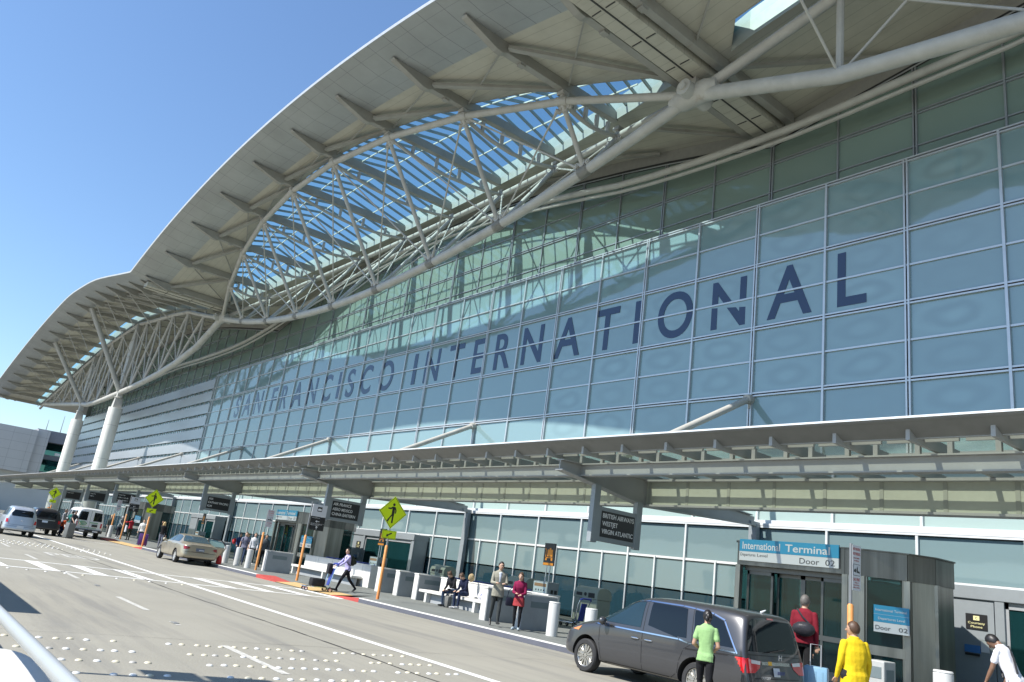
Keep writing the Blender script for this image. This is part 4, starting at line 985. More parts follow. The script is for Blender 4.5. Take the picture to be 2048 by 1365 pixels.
# luggage carts
bluep=mat('cart_blue',(.03,.05,.28),.4)
def cart(x,y,rz,label,grp,z=.15):
    t=thing('luggage_cart',label,'luggage cart',(x,y,z),rz,grp)
    # local +x is the front of the cart, the handle is at the back (-x)
    b=MB(); b.path([(.62,-.10,.16),(.55,-.24,.15),(-.30,-.28,.17),(-.38,-.26,.22)],.014,6); b.path([(.62,.10,.16),(.55,.24,.15),(-.30,.28,.17),(-.38,.26,.22)],.014,6); b.tube((.62,-.10,.16),(.62,.10,.16),.014,.014,6)
    for xx in (.40,.15,-.1): b.tube((xx,-.25,.155),(xx,.25,.155),.009,.009,5)
    b.path([(-.30,-.27,.18),(-.42,-.27,.80),(-.52,-.26,1.0)],.015,6); b.path([(-.30,.27,.18),(-.42,.27,.80),(-.52,.26,1.0)],.015,6)
    b.obj('cart_frame',chrome,t,True)

    b=MB(); b.add([(-.335,-.13,.25),(-.335,.13,.25),(-.45,.13,.86),(-.45,-.13,.86),(-.365,-.13,.25),(-.365,.13,.25),(-.48,.13,.86),(-.48,-.13,.86)],[(0,1,2,3),(7,6,5,4),(0,4,5,1),(1,5,6,2),(2,6,7,3),(3,7,4,0)]); b.obj('blue_back_panel',bluep,t)
    MB().path([(-.50,-.27,.97),(-.56,-.20,1.03),(-.56,.20,1.03),(-.50,.27,.97)],.032,8).obj('blue_handle',bluep,t,True)
    for wx,wy,r in ((-.36,-.30,.10),(-.36,.30,.10),(.48,-.16,.07),(.48,.16,.07)):
        w=MB(); w.lathe([(.0,-.02),(r*.55,-.02),(r*.6,-.022),(r,-.018),(r,.018),(r*.6,.022),(0,.02)],(wx,wy,r),16,0,1); w.obj('wheel',rubber,t,True)
        MB().lathe([(0,-.024),(r*.55,-.024),(r*.55,.024),(0,.024)],(wx,wy,r),12,0,1).obj('wheel_hub',chrome,t,True)
    return t
c0=cart(-27.9,20.4,PI,'blue handled luggage cart in the row behind the seated couple','luggage carts parked behind the bench walls')
def place_carts(xs_,y,lab):
    for x in xs_:
        c=copy_tree(c0); c.location=(x,y,.15); c['label']=lab
c0.location=(-29.0,20.2,.15)
place_carts([-29.0+i*.62 for i in range(1,9)],20.2,'blue handled luggage cart in the row behind the bench with the seated couple')
c0['label']='blue handled luggage cart in the row behind the bench with the seated couple'
place_carts([-42.0+i*.6 for i in range(0,10)],20.9,'blue handled luggage cart in the row behind the man pushing his own cart')
place_carts([-21.2],20.6,'single blue handled luggage cart between the kiosk and the sage green bin')
# white utility box behind the man in yellow
t=thing('utility_box','pale grey utility box half hidden behind the man in yellow','utility box',(-8.45,17.2,.15)); MB().box(-.2,.2,-.25,.25,0,.84).obj('box_body',mat('box_grey',(.42,.43,.42),.5),t,bevel=.02); MB().box(-.14,.14,-.258,-.25,.5,.72).box(.2,.206,-.16,.16,.45,.68).obj('box_window',ventm,t)
# ================= handrail and barrier at the camera side =================
t=thing('handrail','white tubular handrail crossing the lower left corner','handrail',(-5,.88,0))
railm=mat('handrail_white',(.42,.44,.44),.4,.3,var=.03)
b=MB(); b.tube((-9,0,1.0),(3.4,0,1.0),.036,.036,16); b.obj('top_rail',railm,t,True)
for x in (-8.6,):
    MB().tube((x,0,.0),(x,0,.95),.025,.025,10).obj('rail_post',railm,t,True)
barr=streak(mat('barrier_white',(.66,.65,.62),.6,var=.05,scale=2),(.4,.38,.34),3,.64,.5)
b=MB(); n=16
prof=[(0,.72),(.16,.70),(.30,.62),(.40,.48),(.44,.3),(.46,0)]
b.lathe(list(reversed(prof)),(0,0,0),28); o=b.obj('road_barrier',barr,smooth=True,loc=(-6.35,1.0,0)); o.scale=(2.6,1,1.02); tag(o,'rounded white concrete barrier end under the handrail in the lower left corner','barrier')
# bus shelter and a pole on the camera side: they cast the shadows on the road
t=thing('bus_shelter','flat roofed shelter on the camera side whose shadow falls on the road','shelter',(-19,-1.2,0))
b=MB(); b.box(-3.2,2.95,-2.0,1.69,2.55,2.68); b.obj('shelter_roof',greyp,t,bevel=.01)
for x,y in ((-3,-1.8),(-1,-1.8),(2.7,-1.8)): MB().box(x-.05,x+.05,y-.05,y+.05,0,2.55).obj('shelter_post',greyp,t)
MB().box(-3.1,2.8,-1.85,-1.80,0.05,2.5).obj('shelter_back',greyp,t)
t=thing('street_sign_pole','tall pole with a panel on the camera side','sign pole',(-10.86,-.7,0))
MB().tube((0,0,0),(0,0,6.0),.045,.045,10).obj('pole',alu,t,True); MB().box(-.35,.35,-.02,.02,5.2,6.1).box(-.5,.1,-.02,.02,4.4,5.1).obj('panel',greyp,t)
# ================= vehicles =================
glassc=mat('car_glass',(.006,.009,.012),.03,spec=.45,var=0)
glassb=mat('car_glass_light',(.04,.07,.09),.03,spec=.8,var=0)
redl=mat('tail_lamp_red',(.50,.01,.015),.12,coat=1,var=0); redd=mat('tail_lamp_dark_red',(.25,.008,.01),.15,coat=.6,var=0); clearl=mat('lamp_clear',(.6,.6,.6),.1,coat=1,var=0); amber=mat('lamp_amber',(.7,.22,.04),.15,coat=1,var=0)
gapm=mat('panel_gap',(.006,.006,.007),.8,var=0); plate=mat('number_plate',(.55,.60,.66),.4,var=0); ink=mat('plate_ink',(.04,.06,.16),.5,var=0)
under=mat('underbody',(.012,.012,.012),.9,var=0)
def paint(n,c,metal=.35): return mat(n,c,.30,metal,var=.02,scale=2,coat=.7)
def car_body(st,clad=None):
    "st rows: x, zbottom, zbelt, zroof, wbottom, wbelt, wroof, shear of the top"
    v=[];rows=[]
    for x,zb,zt,zr,wb,wt,wr,dx in st:
        h=zr-zt
        pts=[(0,zb),(wb-.10,zb),(wb-.01,zb+.07),((wb*.4+wt*.6)+.012,(zb+zt)*.5),(wt,zt-.04),(wt-.015,zt+.01),(wt*.55+wr*.45,zt+h*.45),(wr+.03,zt+h*.82),(wr*.92,zt+h*.955),(wr*.6,zr-.004),(0,zr)]
        row=[]
        for y,z in pts:
            t=max(0,min(1,(z-zb)/(max(zr-zb,.01)))); row.append((x+dx*t,y,z))
        rows.append(row)
    n=len(rows[0]); b=MB()
    for row in rows:
        for p in row: v.append(p)
        for p in row: v.append((p[0],-p[1],p[2]))
    f=[]; L=2*n
    for i in range(len(rows)-1):
        for j in range(n-1):
            a=i*L+j; f.append((a,a+1,a+L+1,a+L)); a2=a+n; f.append((a2,a2+L,a2+L+1,a2+1))
    for i in (0,len(rows)-1):
        for j in range(n-1):
            a=i*L+j; q=(a,a+n,a+n+1,a+1); f.append(q if i==0 else q[::-1])
    b.add(v,f,0); return b
def make_solid(b,name,mats,wheels,wr,sub=2,width=.95,archr=None):
    me=b.mesh(name,mats)
    o=bpy.data.objects.new(name,me); COL.objects.link(o)
    s=o.modifiers.new('s','SUBSURF'); s.levels=sub; s.render_levels=sub
    cut=MB()
    for wx in wheels:
        for sy in (-1,1): cut.tube((wx,sy*(width-.42),wr*1.0),(wx,sy*(width+.35),wr*1.0),archr or wr*1.2,None,28)
    cme=cut.mesh('cut',under); c=bpy.data.objects.new('cut',cme); COL.objects.link(c)
    bo=o.modifiers.new('b','BOOLEAN'); bo.object=c; bo.operation='DIFFERENCE'; bo.solver='EXACT'
    bpy.context.view_layer.update(); dg=bpy.context.evaluated_depsgraph_get(); new=bpy.data.meshes.new_from_object(o.evaluated_get(dg))
    bpy.data.objects.remove(o); bpy.data.objects.remove(c)
    # inner faces of the arches dark
    new.materials.clear(); [new.materials.append(m) for m in mats]; new.materials.append(under); ui=len(mats)
    for p in new.polygons:
        cc=p.center; p.use_smooth=True
        for wx in wheels:
            d=math.hypot(cc.x-wx,cc.z-wr)
            if d<(archr or wr*1.2)*1.02 and (abs(p.normal.y)<.35 or abs(cc.y)<width-.38): 
                # surface of the cutter
                rad=Vector((cc.x-wx,0,cc.z-wr)); 
                if (rad.length>1e-3 and p.normal.dot(rad.normalized())<-.7) or abs(cc.y)<width-.40: p.material_index=ui
        if p.normal.z<-.8 and cc.z<.5: p.material_index=ui
    new.name=name
    try: new.set_sharp_from_angle(angle=R(50))
    except Exception: pass
    return new
class Body:
    def __init__(s,me): s.me=me; s.bvh=BVHTree.FromPolygons([v.co for v in me.vertices],[tuple(p.vertices) for p in me.polygons])
    def decal(s,poly,axis,side,name,m,parent,off=.006,res=.05,b=None):
        "convex polygon; axis 'y' side -1/+1 in (x,z); axis 'x' side -1 rear/+1 front in (y,z)"
        bm=bmesh.new(); u0=min(p[0] for p in poly);u1=max(p[0] for p in poly);v0=min(p[1] for p in poly);v1=max(p[1] for p in poly)
        nu=max(1,int((u1-u0)/res));nv=max(1,int((v1-v0)/res))
        g=[[bm.verts.new((u0+(u1-u0)*i/nu,v0+(v1-v0)*j/nv,0)) for j in range(nv+1)] for i in range(nu+1)]
        for i in range(nu):
            for j in range(nv): bm.faces.new((g[i][j],g[i+1][j],g[i+1][j+1],g[i][j+1]))
        A=sum(poly[i][0]*poly[(i+1)%len(poly)][1]-poly[(i+1)%len(poly)][0]*poly[i][1] for i in range(len(poly)))
        P=poly if A>0 else poly[::-1]
        for i in range(len(P)):
            a=Vector((*P[i],0));c=Vector((*P[(i+1)%len(P)],0)); d=c-a
            if d.length<1e-6: continue
            nrm=Vector((d.y,-d.x,0)).normalized()
            bmesh.ops.bisect_plane(bm,geom=bm.verts[:]+bm.edges[:]+bm.faces[:],plane_co=a,plane_no=nrm,clear_outer=True,dist=1e-6)
        vs=[];ok={}
        for v in bm.verts:
            u,w=v.co.x,v.co.y
            o=Vector((u,side*3,w)) if axis=='y' else Vector((side*9,u,w)); d=Vector((0,-side,0)) if axis=='y' else Vector((-side,0,0))
            h=s.bvh.ray_cast(o,d)
            if h[0] is None: ok[v.index]=False; v.tag=True; continue
            nn=h[1] if h[1].dot(d)<0 else -h[1]
            v.co=h[0]+nn*off
        bmesh.ops.delete(bm,geom=[v for v in bm.verts if v.tag],context='VERTS')
        bm.verts.index_update(); vv=[v.co.copy() for v in bm.verts]; ff=[tuple(v.index for v in f.verts) for f in bm.faces]; bm.free()
        if b is not None: b.add(vv,ff); return None
        if not vv: return None
        o=MB().add(vv,ff).obj(name,m,parent,True); return o
    def line(s,pts,w,axis,side,b,off=.004):
        for (a,c) in zip(pts,pts[1:]):
            a=Vector(a);c=Vector(c);d=(c-a); 
            if d.length<1e-5: continue
            n=Vector((-d.y,d.x)).normalized()*w/2; e=d.normalized()*w*.45
            s.decal([tuple(a-e-n),tuple(c+e-n),tuple(c+e+n),tuple(a-e+n)],axis,side,'',None,None,off,.04,b)
def wheel(t,x,y,r,w,rimr,spokes=7,style='double',rm=None,side=-1):
    rm=rm or mat('alloy_rim',(.50,.49,.46),.25,.8,var=0)
    b=MB(); b.lathe([(rimr*.98,-w/2+.015),(rimr*1.04,-w/2),(r*.93,-w/2),(r,-w/2+.03),(r,w/2-.03),(r*.93,w/2),(rimr*1.04,w/2),(rimr*.98,w/2-.015),(rimr*.96,0)],(x,y,r),36,0,1)
    wh=b.obj('wheel',rubber,t,True)
    ys=y+side*(w/2-.03)
    b=MB(); b.lathe([(rimr*.90,side*-.10),(rimr*.93,0.0),(rimr,side*.012),(rimr*.99,side*-.02)],(x,ys,r),36,0,1)
    b.lathe([(0,side*.005),(rimr*.20,side*.003),(rimr*.24,side*-.015)],(x,ys,r),20,0,1)
    n=spokes
    for i in range(n):
        for da in ((-.17,.17) if style=='double' else (0,)):
            a=2*PI*i/n; a1=a+da*.55; a2=a+da*1.25
            p=(x+math.cos(a1)*rimr*.16,ys+side*-.006,r+math.sin(a1)*rimr*.16); q=(x+math.cos(a2)*rimr*.95,ys+side*-.006,r+math.sin(a2)*rimr*.95)
            b.bar(p,q,.030 if style=='double' else rimr*.22,.02,upv=(0,1,0))
    b.obj('rim',rm,wh,True)
    b=MB(); b.lathe([(0,side*-.10),(rimr*.95,side*-.10)],(x,ys,r),24,0,1); b.lathe([(rimr*.3,side*-.06),(rimr*.62,side*-.06)],(x,ys,r),24,0,1); b.obj('brake_disc',mat('brake_dark',(.04,.04,.04),.5,.5),wh,True)
    return wh
def mirror(t,x,y,z,m,side=-1):
    b=MB(); b.sphere((x,y+side*.13,z+.02),.1,.75,1.05,.85,14); b.bar((x,y,z-.06),(x,y+side*.1,z-.02),.08,.05); b.obj('door_mirror',m,t,True)
# ---------- grey minivan ----------
def minivan():
    pm=paint('minivan_grey',(.062,.063,.068),.45)
    t=thing('minivan','dark grey minivan parked at the kerb beside Door 02','minivan',(-9.23,12.99,0),PI); t.scale=(.93,.93,.93)
    st=[(-1.18,.40,1.03,1.66,.90,.90,0.69,.26),(-1.16,.34,1.04,1.70,.955,.96,0.74,.26),(-1.08,.30,1.05,1.725,.985,.985,0.77,.25),(-.85,.27,1.06,1.745,.995,1.0,0.8,.17),(-.45,.25,1.07,1.765,1.0,1.005,0.815,.05),(.2,.24,1.07,1.78,1.0,1.005,0.83,0),(1.0,.24,1.06,1.785,.995,1.0,0.835,0),(1.55,.24,1.05,1.76,.99,.995,0.82,0),(2.05,.24,1.04,1.62,.99,.99,0.77,-.1),(2.55,.24,1.04,1.30,.985,.98,0.77,-.1),(2.85,.25,1.02,1.12,.98,.965,0.77,-.02),(3.3,.26,.93,1.03,.97,.93,0.75,0),(3.62,.28,.84,.94,.93,.87,0.67,0),(3.82,.32,.72,.80,.82,.76,0.57,0),(3.92,.38,.60,.66,.66,.62,0.47,0)]
    me=make_solid(car_body(st),'body',[pm],[0,3.0],.34,2,1.0,.43)
    o=bpy.data.objects.new('body',me); link(o,t); B=Body(me)
    # side windows
    F=[(2.72,1.06),(2.50,1.22),(2.12,1.46),(1.72,1.60),(1.46,1.632),(1.46,1.055)]
    Mw=[(1.27,1.055),(1.27,1.64),(.50,1.635),(.36,1.62),(.25,1.02),(.46,1.055)]
    Rw=[(.06,1.02),(.18,1.62),(-.25,1.58),(-.50,1.50),(-.86,1.00)]
    for s in (-1,1):
        for nme,P in (('side_window',F),('side_window',Mw),('side_window',Rw)): B.decal(P,'y',s,nme,glassc if P is not F else mat('car_glass_teal',(.012,.028,.036),.03,spec=.7,var=0),t,.006,.06)
        c=MB(); B.line([(2.78,1.045),(2.52,1.235),(2.13,1.48),(1.72,1.622),(1.38,1.662),(.5,1.66),(.2,1.645),(-.25,1.605),(-.52,1.52),(-.90,.985),(.08,1.0),(.18,.99),(.42,1.035),(2.78,1.04)],.026,'y',s,c,.009); c.obj('window_chrome',mat('chrome_trim_dark',(.62,.64,.70),.15,1,var=0),t,True)
        g=MB(); 
        for L in ([(1.38,1.66),(1.38,.9),(1.36,.45),(1.34,.3)],[(.21,1.66),(.12,.98),(.30,.88),(.40,.65),(.44,.42)],[(2.62,1.06),(2.60,.7),(2.52,.35)],[(.44,.42),(.6,.31),(2.4,.31)],[(.30,.885),(-.55,.93),(-1.0,.94)]): B.line(L,.012,'y',s,g,.003)
        B.line([(.28,.885),(-.70,.925)],.030,'y',s,g,.004)
        g.obj('panel_gap',gapm,t,True)
        h=MB()
        for hx in (1.56,1.20):
            y=s*1.0; h.sphere((hx,s*.995+s*.02,.90),.1,1.15,.24,.20,14)
        h.obj('door_handle',chrome,t,True)
        mirror(t,2.42,s*.97,1.10,pm,s)
        # tail lamp wraps the corner
        B.decal([(-.84,.925),(-1.06,.93),(-1.06,.67),(-1.00,.69)],'y',s,'tail_lamp',redl,t,.008,.03)
        B.decal([(s*.975,.925),(s*.50,.89),(s*.56,.78),(s*.72,.69),(s*.975,.68)],'x',-1,'tail_lamp',redl,t,.008,.025)
        B.decal([(s*.86,.915),(s*.52,.888),(s*.54,.83),(s*.84,.85)],'x',-1,'reversing_lamp',clearl,t,.013,.05)
        B.decal([(3.62,.80),(3.20,.93),(3.34,.78)],'y',s,'headlamp',amber,t,.008,.05)
        wheel(t,0,s*.865,.34,.225,.235,7,'double',None,s); wheel(t,3.0,s*.865,.34,.225,.235,7,'double',None,s)
    B.decal([(-.87,1.05),(.87,1.05),(.80,1.35),(.70,1.56),(.60,1.61),(-.60,1.61),(-.70,1.56),(-.80,1.35)],'x',-1,'rear_window',glassc,t,.008,.06)
    g=MB(); B.line([(-.86,.99),(.86,.99)],.010,'x',-1,g,.003); B.line([(-.74,.60),(.74,.60)],.012,'x',-1,g,.003); B.line([(-.74,.60),(-.80,.95)],.01,'x',-1,g,.003); B.line([(.74,.60),(.80,.95)],.01,'x',-1,g,.003); g.obj('panel_gap',gapm,t,True)
    B.decal([(-.49,.888),(.49,.888),(.49,.83),(-.49,.83)],'x',-1,'tailgate_trim',mat('trim_satin',(.42,.42,.40),.25,.8,var=0),t,.011,.06)
    B.decal([(.10,.895),(.28,.895),(.28,.83),(.10,.83)],'x',-1,'sticker',mat('sticker_amber',(.75,.42,.04),.4,var=0),t,.014,.06)
    B.decal([(-.17,.79),(.14,.79),(.14,.64),(-.17,.64)],'x',-1,'number_plate',plate,t,.016,.1)
    B.decal([(-.14,1.625),(.14,1.625),(.14,1.655),(-.14,1.655)],'x',-1,'brake_lamp',redl,t,.012,.06)
    xr=-1.18
    # plate characters, wiper, badges
    k=MD((xr-.012,.12,.69),(0,-1,0)); q=MB(); [q.box(xr-.018,xr-.012,-.12+i*.035,-.10+i*.035,.685,.745) for i in range(7)]; q.obj('plate_lettering',ink,t)
    text('ODYSSEY','badge',MD((xr-.006,.62,.60),(0,-1,0)),chrome,cap=.045,width=.30,parent=t,depth=.006,bold=.004)
    b=MB(); b.box(xr-.0,xr+.02,-.075,-.055,.90,1.0); b.box(xr,xr+.02,.015-.0,.035,.90,1.0); b.box(xr,xr+.02,-.065,.025,.94,.965); 
    o2=b.obj('emblem',chrome,t,bevel=.004); o2.location=(.02,0,.03)
    MB().bar((-1.13,.28,1.06),(-1.115,-.22,1.12),.025,.02).obj('rear_wiper',black,t)
    MB().tube((-.72,0,1.745),(-.82,0,1.80),.03,.01,8).obj('aerial',clearl,t,True)
    return t
MINI=minivan()
# ---------- generic smaller vehicles ----------
def seatrow(t,xs_,m): pass
def sedan():
    pm=paint('sedan_gold',(.38,.335,.25),.45)
    t=thing('sedan','gold sedan with a rear door open at the kerb','sedan',(-41.45,13.35,0),PI)
    st=[(-1.13,.42,.84,.90,.70,.62,.40,.05),(-1.10,.30,.88,.965,.85,.78,.55,.03),(-.85,.26,.91,1.01,.90,.86,.62,.02),(-.50,.25,.93,1.05,.915,.89,.64,0),(-.18,.25,.94,1.14,.92,.90,.62,.05),(.25,.25,.94,1.37,.92,.90,.58,0),(.8,.25,.93,1.42,.92,.90,.59,0),(1.4,.25,.92,1.40,.92,.90,.59,0),(1.85,.25,.91,1.24,.92,.89,.60,0),(2.3,.26,.90,1.0,.91,.88,.64,0),(2.9,.27,.82,.90,.90,.84,.6,0),(3.4,.3,.70,.78,.84,.74,.5,0),(3.72,.36,.58,.64,.66,.58,.4,0)]
    me=make_solid(car_body(st),'body',[pm],[0,2.76],.315,2,.92,.38); o=bpy.data.objects.new('body',me); link(o,t); B=Body(me)
    for s in (-1,1):
        B.decal([(-.02,.955),(.02,1.10),(.22,1.27),(.50,1.33),(.92,1.345),(.92,.945)],'y',s,'side_window',glassb,t,.006,.06)
        B.decal([(.99,.945),(.99,1.345),(1.35,1.32),(1.70,1.20),(2.02,.985),(2.0,.945)],'y',s,'side_window',glassb,t,.006,.06)
        g=MB()
        for L in ([(.955,1.35),(.955,.35)],[(.0,.93),(.20,.80),(.30,.45)],[(2.02,.93),(1.98,.4)],[(.35,.32),(2.2,.32)]): B.line(L,.012,'y',s,g,.003)
        g.obj('panel_gap',gapm,t,True); h=MB()
        for hx in (.36,1.2): h.sphere((hx,s*.915,.84),.07,1.1,.25,.2,10)
        h.obj('door_handle',pm,t,True); mirror(t,1.80,s*.88,.98,pm,s)
        B.decal([(s*.86,.86),(s*.64,.84),(s*.54,.78),(s*.66,.72),(s*.86,.70)],'x',-1,'tail_lamp',redd,t,.008,.03)
        B.decal([(-.86,.84),(-1.04,.86),(-1.05,.72),(-.98,.72)],'y',s,'tail_lamp',redd,t,.008,.03)
        for wx in (0,2.76): wheel(t,wx,s*.80,.315,.20,.215,7,'single',mat('alloy_bright',(.72,.72,.70),.3,.6,var=0),s)
    B.decal([(-.70,1.05),(.70,1.05),(.60,1.22),(.50,1.33),(-.50,1.33),(-.60,1.22)],'x',-1,'rear_window',glassb,t,.008,.06)
    g=MB(); B.line([(-.55,.93),(.55,.93)],.01,'x',-1,g,.003); B.line([(-.45,.62),(.45,.62)],.01,'x',-1,g,.003); B.line([(-.85,.60),(.85,.60)],.016,'x',-1,g,.003); g.obj('panel_gap',gapm,t,True)
    B.decal([(-.26,.80),(.26,.80),(.26,.65),(-.26,.65)],'x',-1,'number_plate',mat('plate_dark',(.12,.15,.20),.4,var=0),t,.010,.1); q=MB(); [q.box(-1.150,-1.142,-.12+i*.035,-.10+i*.035,.69,.74) for i in range(7)]; q.obj('plate_lettering',signwht,t)
    b=MB(); b.box(-1.08,-1.0,-.5,.5,.24,.34); b.obj('under_bumper',under,t)
    # open right rear door (kerb side), hinged at its front edge
    d=MB(); a=R(62); hx,hy=.98,-.90
    def D(u,z,o=0): return (hx-u*math.cos(a)+o*math.sin(a),hy-u*math.sin(a)-o*math.cos(a),z)
    prof=[(0,.33),(.72,.36),(.86,.62),(.98,.93),(.92,1.12),(.70,1.30),(.05,1.36)]
    win=[(.06,.95),(.90,.95),(.84,1.10),(.66,1.24),(.06,1.30)]
    low=[(0,.33),(.72,.36),(.86,.62),(.98,.93),(0,.93)]
    d.add([D(u,z,.0) for u,z in low]+[D(u,z,.07) for u,z in low],[tuple(range(5)),(9,8,7,6,5)]+[(i,5+i,5+(i+1)%5,(i+1)%5) for i in range(5)],0)
    P=[(.0,.93),(.03,1.34),(.70,1.28),(.93,1.10),(.97,.93)]
    for (u0,z0),(u1,z1) in zip(P,P[1:]): d.bar(D(u0,z0,.035),D(u1,z1,.035),.05,.05,m=1)
    dd=d.obj('open_door',[pm,black],t); MB().add([D(u,z,.03) for u,z in win],[(0,1,2,3,4)]).obj('door_window',mat('door_glass_pale',(.30,.45,.42),.05,spec=.8,var=0),dd)
    MB().add([D(.15,.42,-.008),D(.72,.42,-.008),D(.85,.88,-.008),D(.1,.88,-.008)],[(0,1,2,3)]).obj('door_trim',mat('trim_tan',(.33,.27,.18),.7),dd)
    return t
sedan()
o=MB(); o.lathe([(0,0),(.16,.02),(.2,.12),(.17,.3),(.08,.42),(0,.44)],(0,0,0),12); o=o.obj('red_bag',mat('bag_red',(.55,.03,.03),.6),smooth=True,loc=(-40.9,14.52,.15)); o.scale=(1,.7,1); tag(o,'small bright red bag at the kerb below the open car door','bag')
def whitevan():
    pm=mat('van_white',(.72,.72,.70),.3,coat=.5,var=.02)
    t=thing('passenger_van','white passenger van with a green ring logo on its rear doors','van',(-65.4,12.85,0),PI)
    st=[(-1.22,.45,1.10,2.0,.86,.90,.70,.10),(-1.18,.42,1.12,2.08,.95,.97,.76,.08),(-.9,.40,1.12,2.12,1.0,1.0,.80,.02),(0,.40,1.12,2.14,1.0,1.0,.82,0),(1.5,.40,1.12,2.14,1.0,1.0,.82,0),(2.4,.40,1.12,2.10,1.0,1.0,.80,0),(2.75,.40,1.12,1.85,1.0,.99,.78,-.1),(3.25,.40,1.10,1.28,.99,.97,.78,-.05),(3.8,.42,1.0,1.12,.97,.93,.75,0),(4.15,.45,.85,.95,.88,.85,.6,0)]
    me=make_solid(car_body(st),'body',[pm],[0,3.5],.36,2,1.0,.44); o=bpy.data.objects.new('body',me); link(o,t); B=Body(me)
    for s in (-1,1):
        for x0,x1 in ((-.9,-.1),(0.02,1.1),(1.22,2.2)): B.decal([(x0,1.25),(x1,1.25),(x1,1.85),(x0,1.85)],'y',s,'side_window',glassb,t,.006,.08)
        B.decal([(2.32,1.25),(3.0,1.22),(2.62,1.82),(2.32,1.85)],'y',s,'side_window',glassb,t,.006,.08)
        g=MB(); 
        for x in (-.04,1.16,2.26): B.line([(x,2.0),(x,.5)],.012,'y',s,g,.003)
        g.obj('panel_gap',gapm,t,True); mirror(t,2.75,s*1.0,1.25,black,s)
        B.decal([(s*.12,1.24),(s*.80,1.24),(s*.72,1.84),(s*.12,1.86)],'x',-1,'rear_window',glassc,t,.008,.08)
        B.decal([(s*.96,1.12),(s*.76,1.12),(s*.76,.80),(s*.96,.80)],'x',-1,'tail_lamp',redl,t,.010,.08)
        for wx in (0,3.5): wheel(t,wx,s*.86,.36,.23,.21,8,'single',None,s)
    g=MB(); B.line([(0,2.0),(0,.65)],.014,'x',-1,g,.003); B.line([(-.9,.66),(.9,.66)],.014,'x',-1,g,.003); g.obj('panel_gap',gapm,t,True)
    MB().box(-1.34,-1.18,-.95,.95,.42,.62).obj('rear_bumper',black,t,bevel=.03)
    grn=mat('logo_green',(.03,.30,.07),.4,var=0)
    b=MB()
    for i in range(6):
        a0,a1=PI/3*i,PI/3*(i+1); b.bar((-1.225,.45+.27*math.cos(a0),1.02+.14*math.sin(a0)),(-1.225,.45+.27*math.cos(a1),1.02+.14*math.sin(a1)),.03,.03,upv=(1,0,0))
    lg=b.obj('ring_logo',grn,t); text('GO','lettering',MD((-1.228,.60,.965),(0,-1,0)),grn,cap=.13,width=.28,parent=t,depth=.006,bold=.03)
    q=MB(); 
    for y in range(9): q.box(-1.228,-1.222,-.55+y*.06,-.515+y*.06,1.08,1.15)
    for y in range(12): q.box(-1.228,-1.222,-.5+y*.09,-.45+y*.09,.72,.77)
    q.obj('small_lettering',grn,t)
    MB().box(-1.235,-1.22,-.55,-.18,.84,1.0).obj('number_plate',black,t)
    MB().box(-1.345,-1.34,.25,.6,.48,.56).box(-1.345,-1.34,-.65,-.3,.48,.56).obj('bumper_sticker',signwht,t)
    return t
whitevan()
def ptcar():
    pm=paint('pt_silver',(.47,.50,.54),.45)
    t=thing('compact_wagon','silver rounded compact wagon at the left edge of the road','car',(-52.4,6.93,0),PI)
    st=[(-.86,.38,.85,1.30,.66,.60,.42,.15),(-.82,.28,.90,1.44,.80,.72,.50,.22),(-.60,.25,.93,1.56,.85,.78,.56,.12),(-.2,.24,.94,1.60,.86,.80,.60,0),(.6,.24,.94,1.62,.86,.80,.60,0),(1.2,.24,.93,1.58,.86,.80,.58,0),(1.6,.24,.92,1.40,.86,.79,.56,0),(1.95,.25,.92,1.06,.85,.76,.5,0),(2.5,.26,.88,1.0,.84,.70,.4,0),(3.0,.3,.78,.92,.78,.6,.3,0),(3.3,.36,.6,.74,.6,.45,.2,0)]
    me=make_solid(car_body(st),'body',[pm],[0,2.6],.31,2,.86,.38); o=bpy.data.objects.new('body',me); link(o,t); B=Body(me)
    for s in (-1,1):
        for P in ([(-.50,1.0),(-.45,1.42),(-.08,1.46),(-.08,1.0)],[(0,1.0),(0,1.47),(.72,1.47),(.72,1.0)],[(.80,1.0),(.80,1.47),(1.25,1.42),(1.75,1.03)]): B.decal(P,'y',s,'side_window',glassb,t,.006,.06)
        B.decal([(s*.80,.86),(s*.66,.90),(s*.62,.70),(s*.80,.68)],'x',-1,'tail_lamp',redl,t,.010,.05)
        MB().sphere((-.80,s*.52,.46),.05,.5,1,.7,10).obj('rear_reflector',redl,t,True)
        for wx in (0,2.6): wheel(t,wx,s*.745,.31,.20,.20,5,'single',None,s)
        mirror(t,1.5,s*.80,1.02,pm,s)
    B.decal([(-.52,1.06),(.52,1.06),(.56,1.20),(.44,1.40),(-.44,1.40),(-.56,1.20)],'x',-1,'rear_window',glassc,t,.008,.06)
    g=MB(); B.line([(-.56,1.02),(-.60,.60),(.60,.60),(.56,1.02)],.010,'x',-1,g,.003); B.line([(-.86,.52),(.86,.52)],.012,'x',-1,g,.003); g.obj('panel_gap',gapm,t,True)
    MB().box(-.93,-.91,-.17,.17,.42,.56).obj('number_plate',plate,t); MB().sphere((-.90,0,.86),.035,.4,1,1,10).obj('emblem',chrome,t,True)
    return t
ptcar()
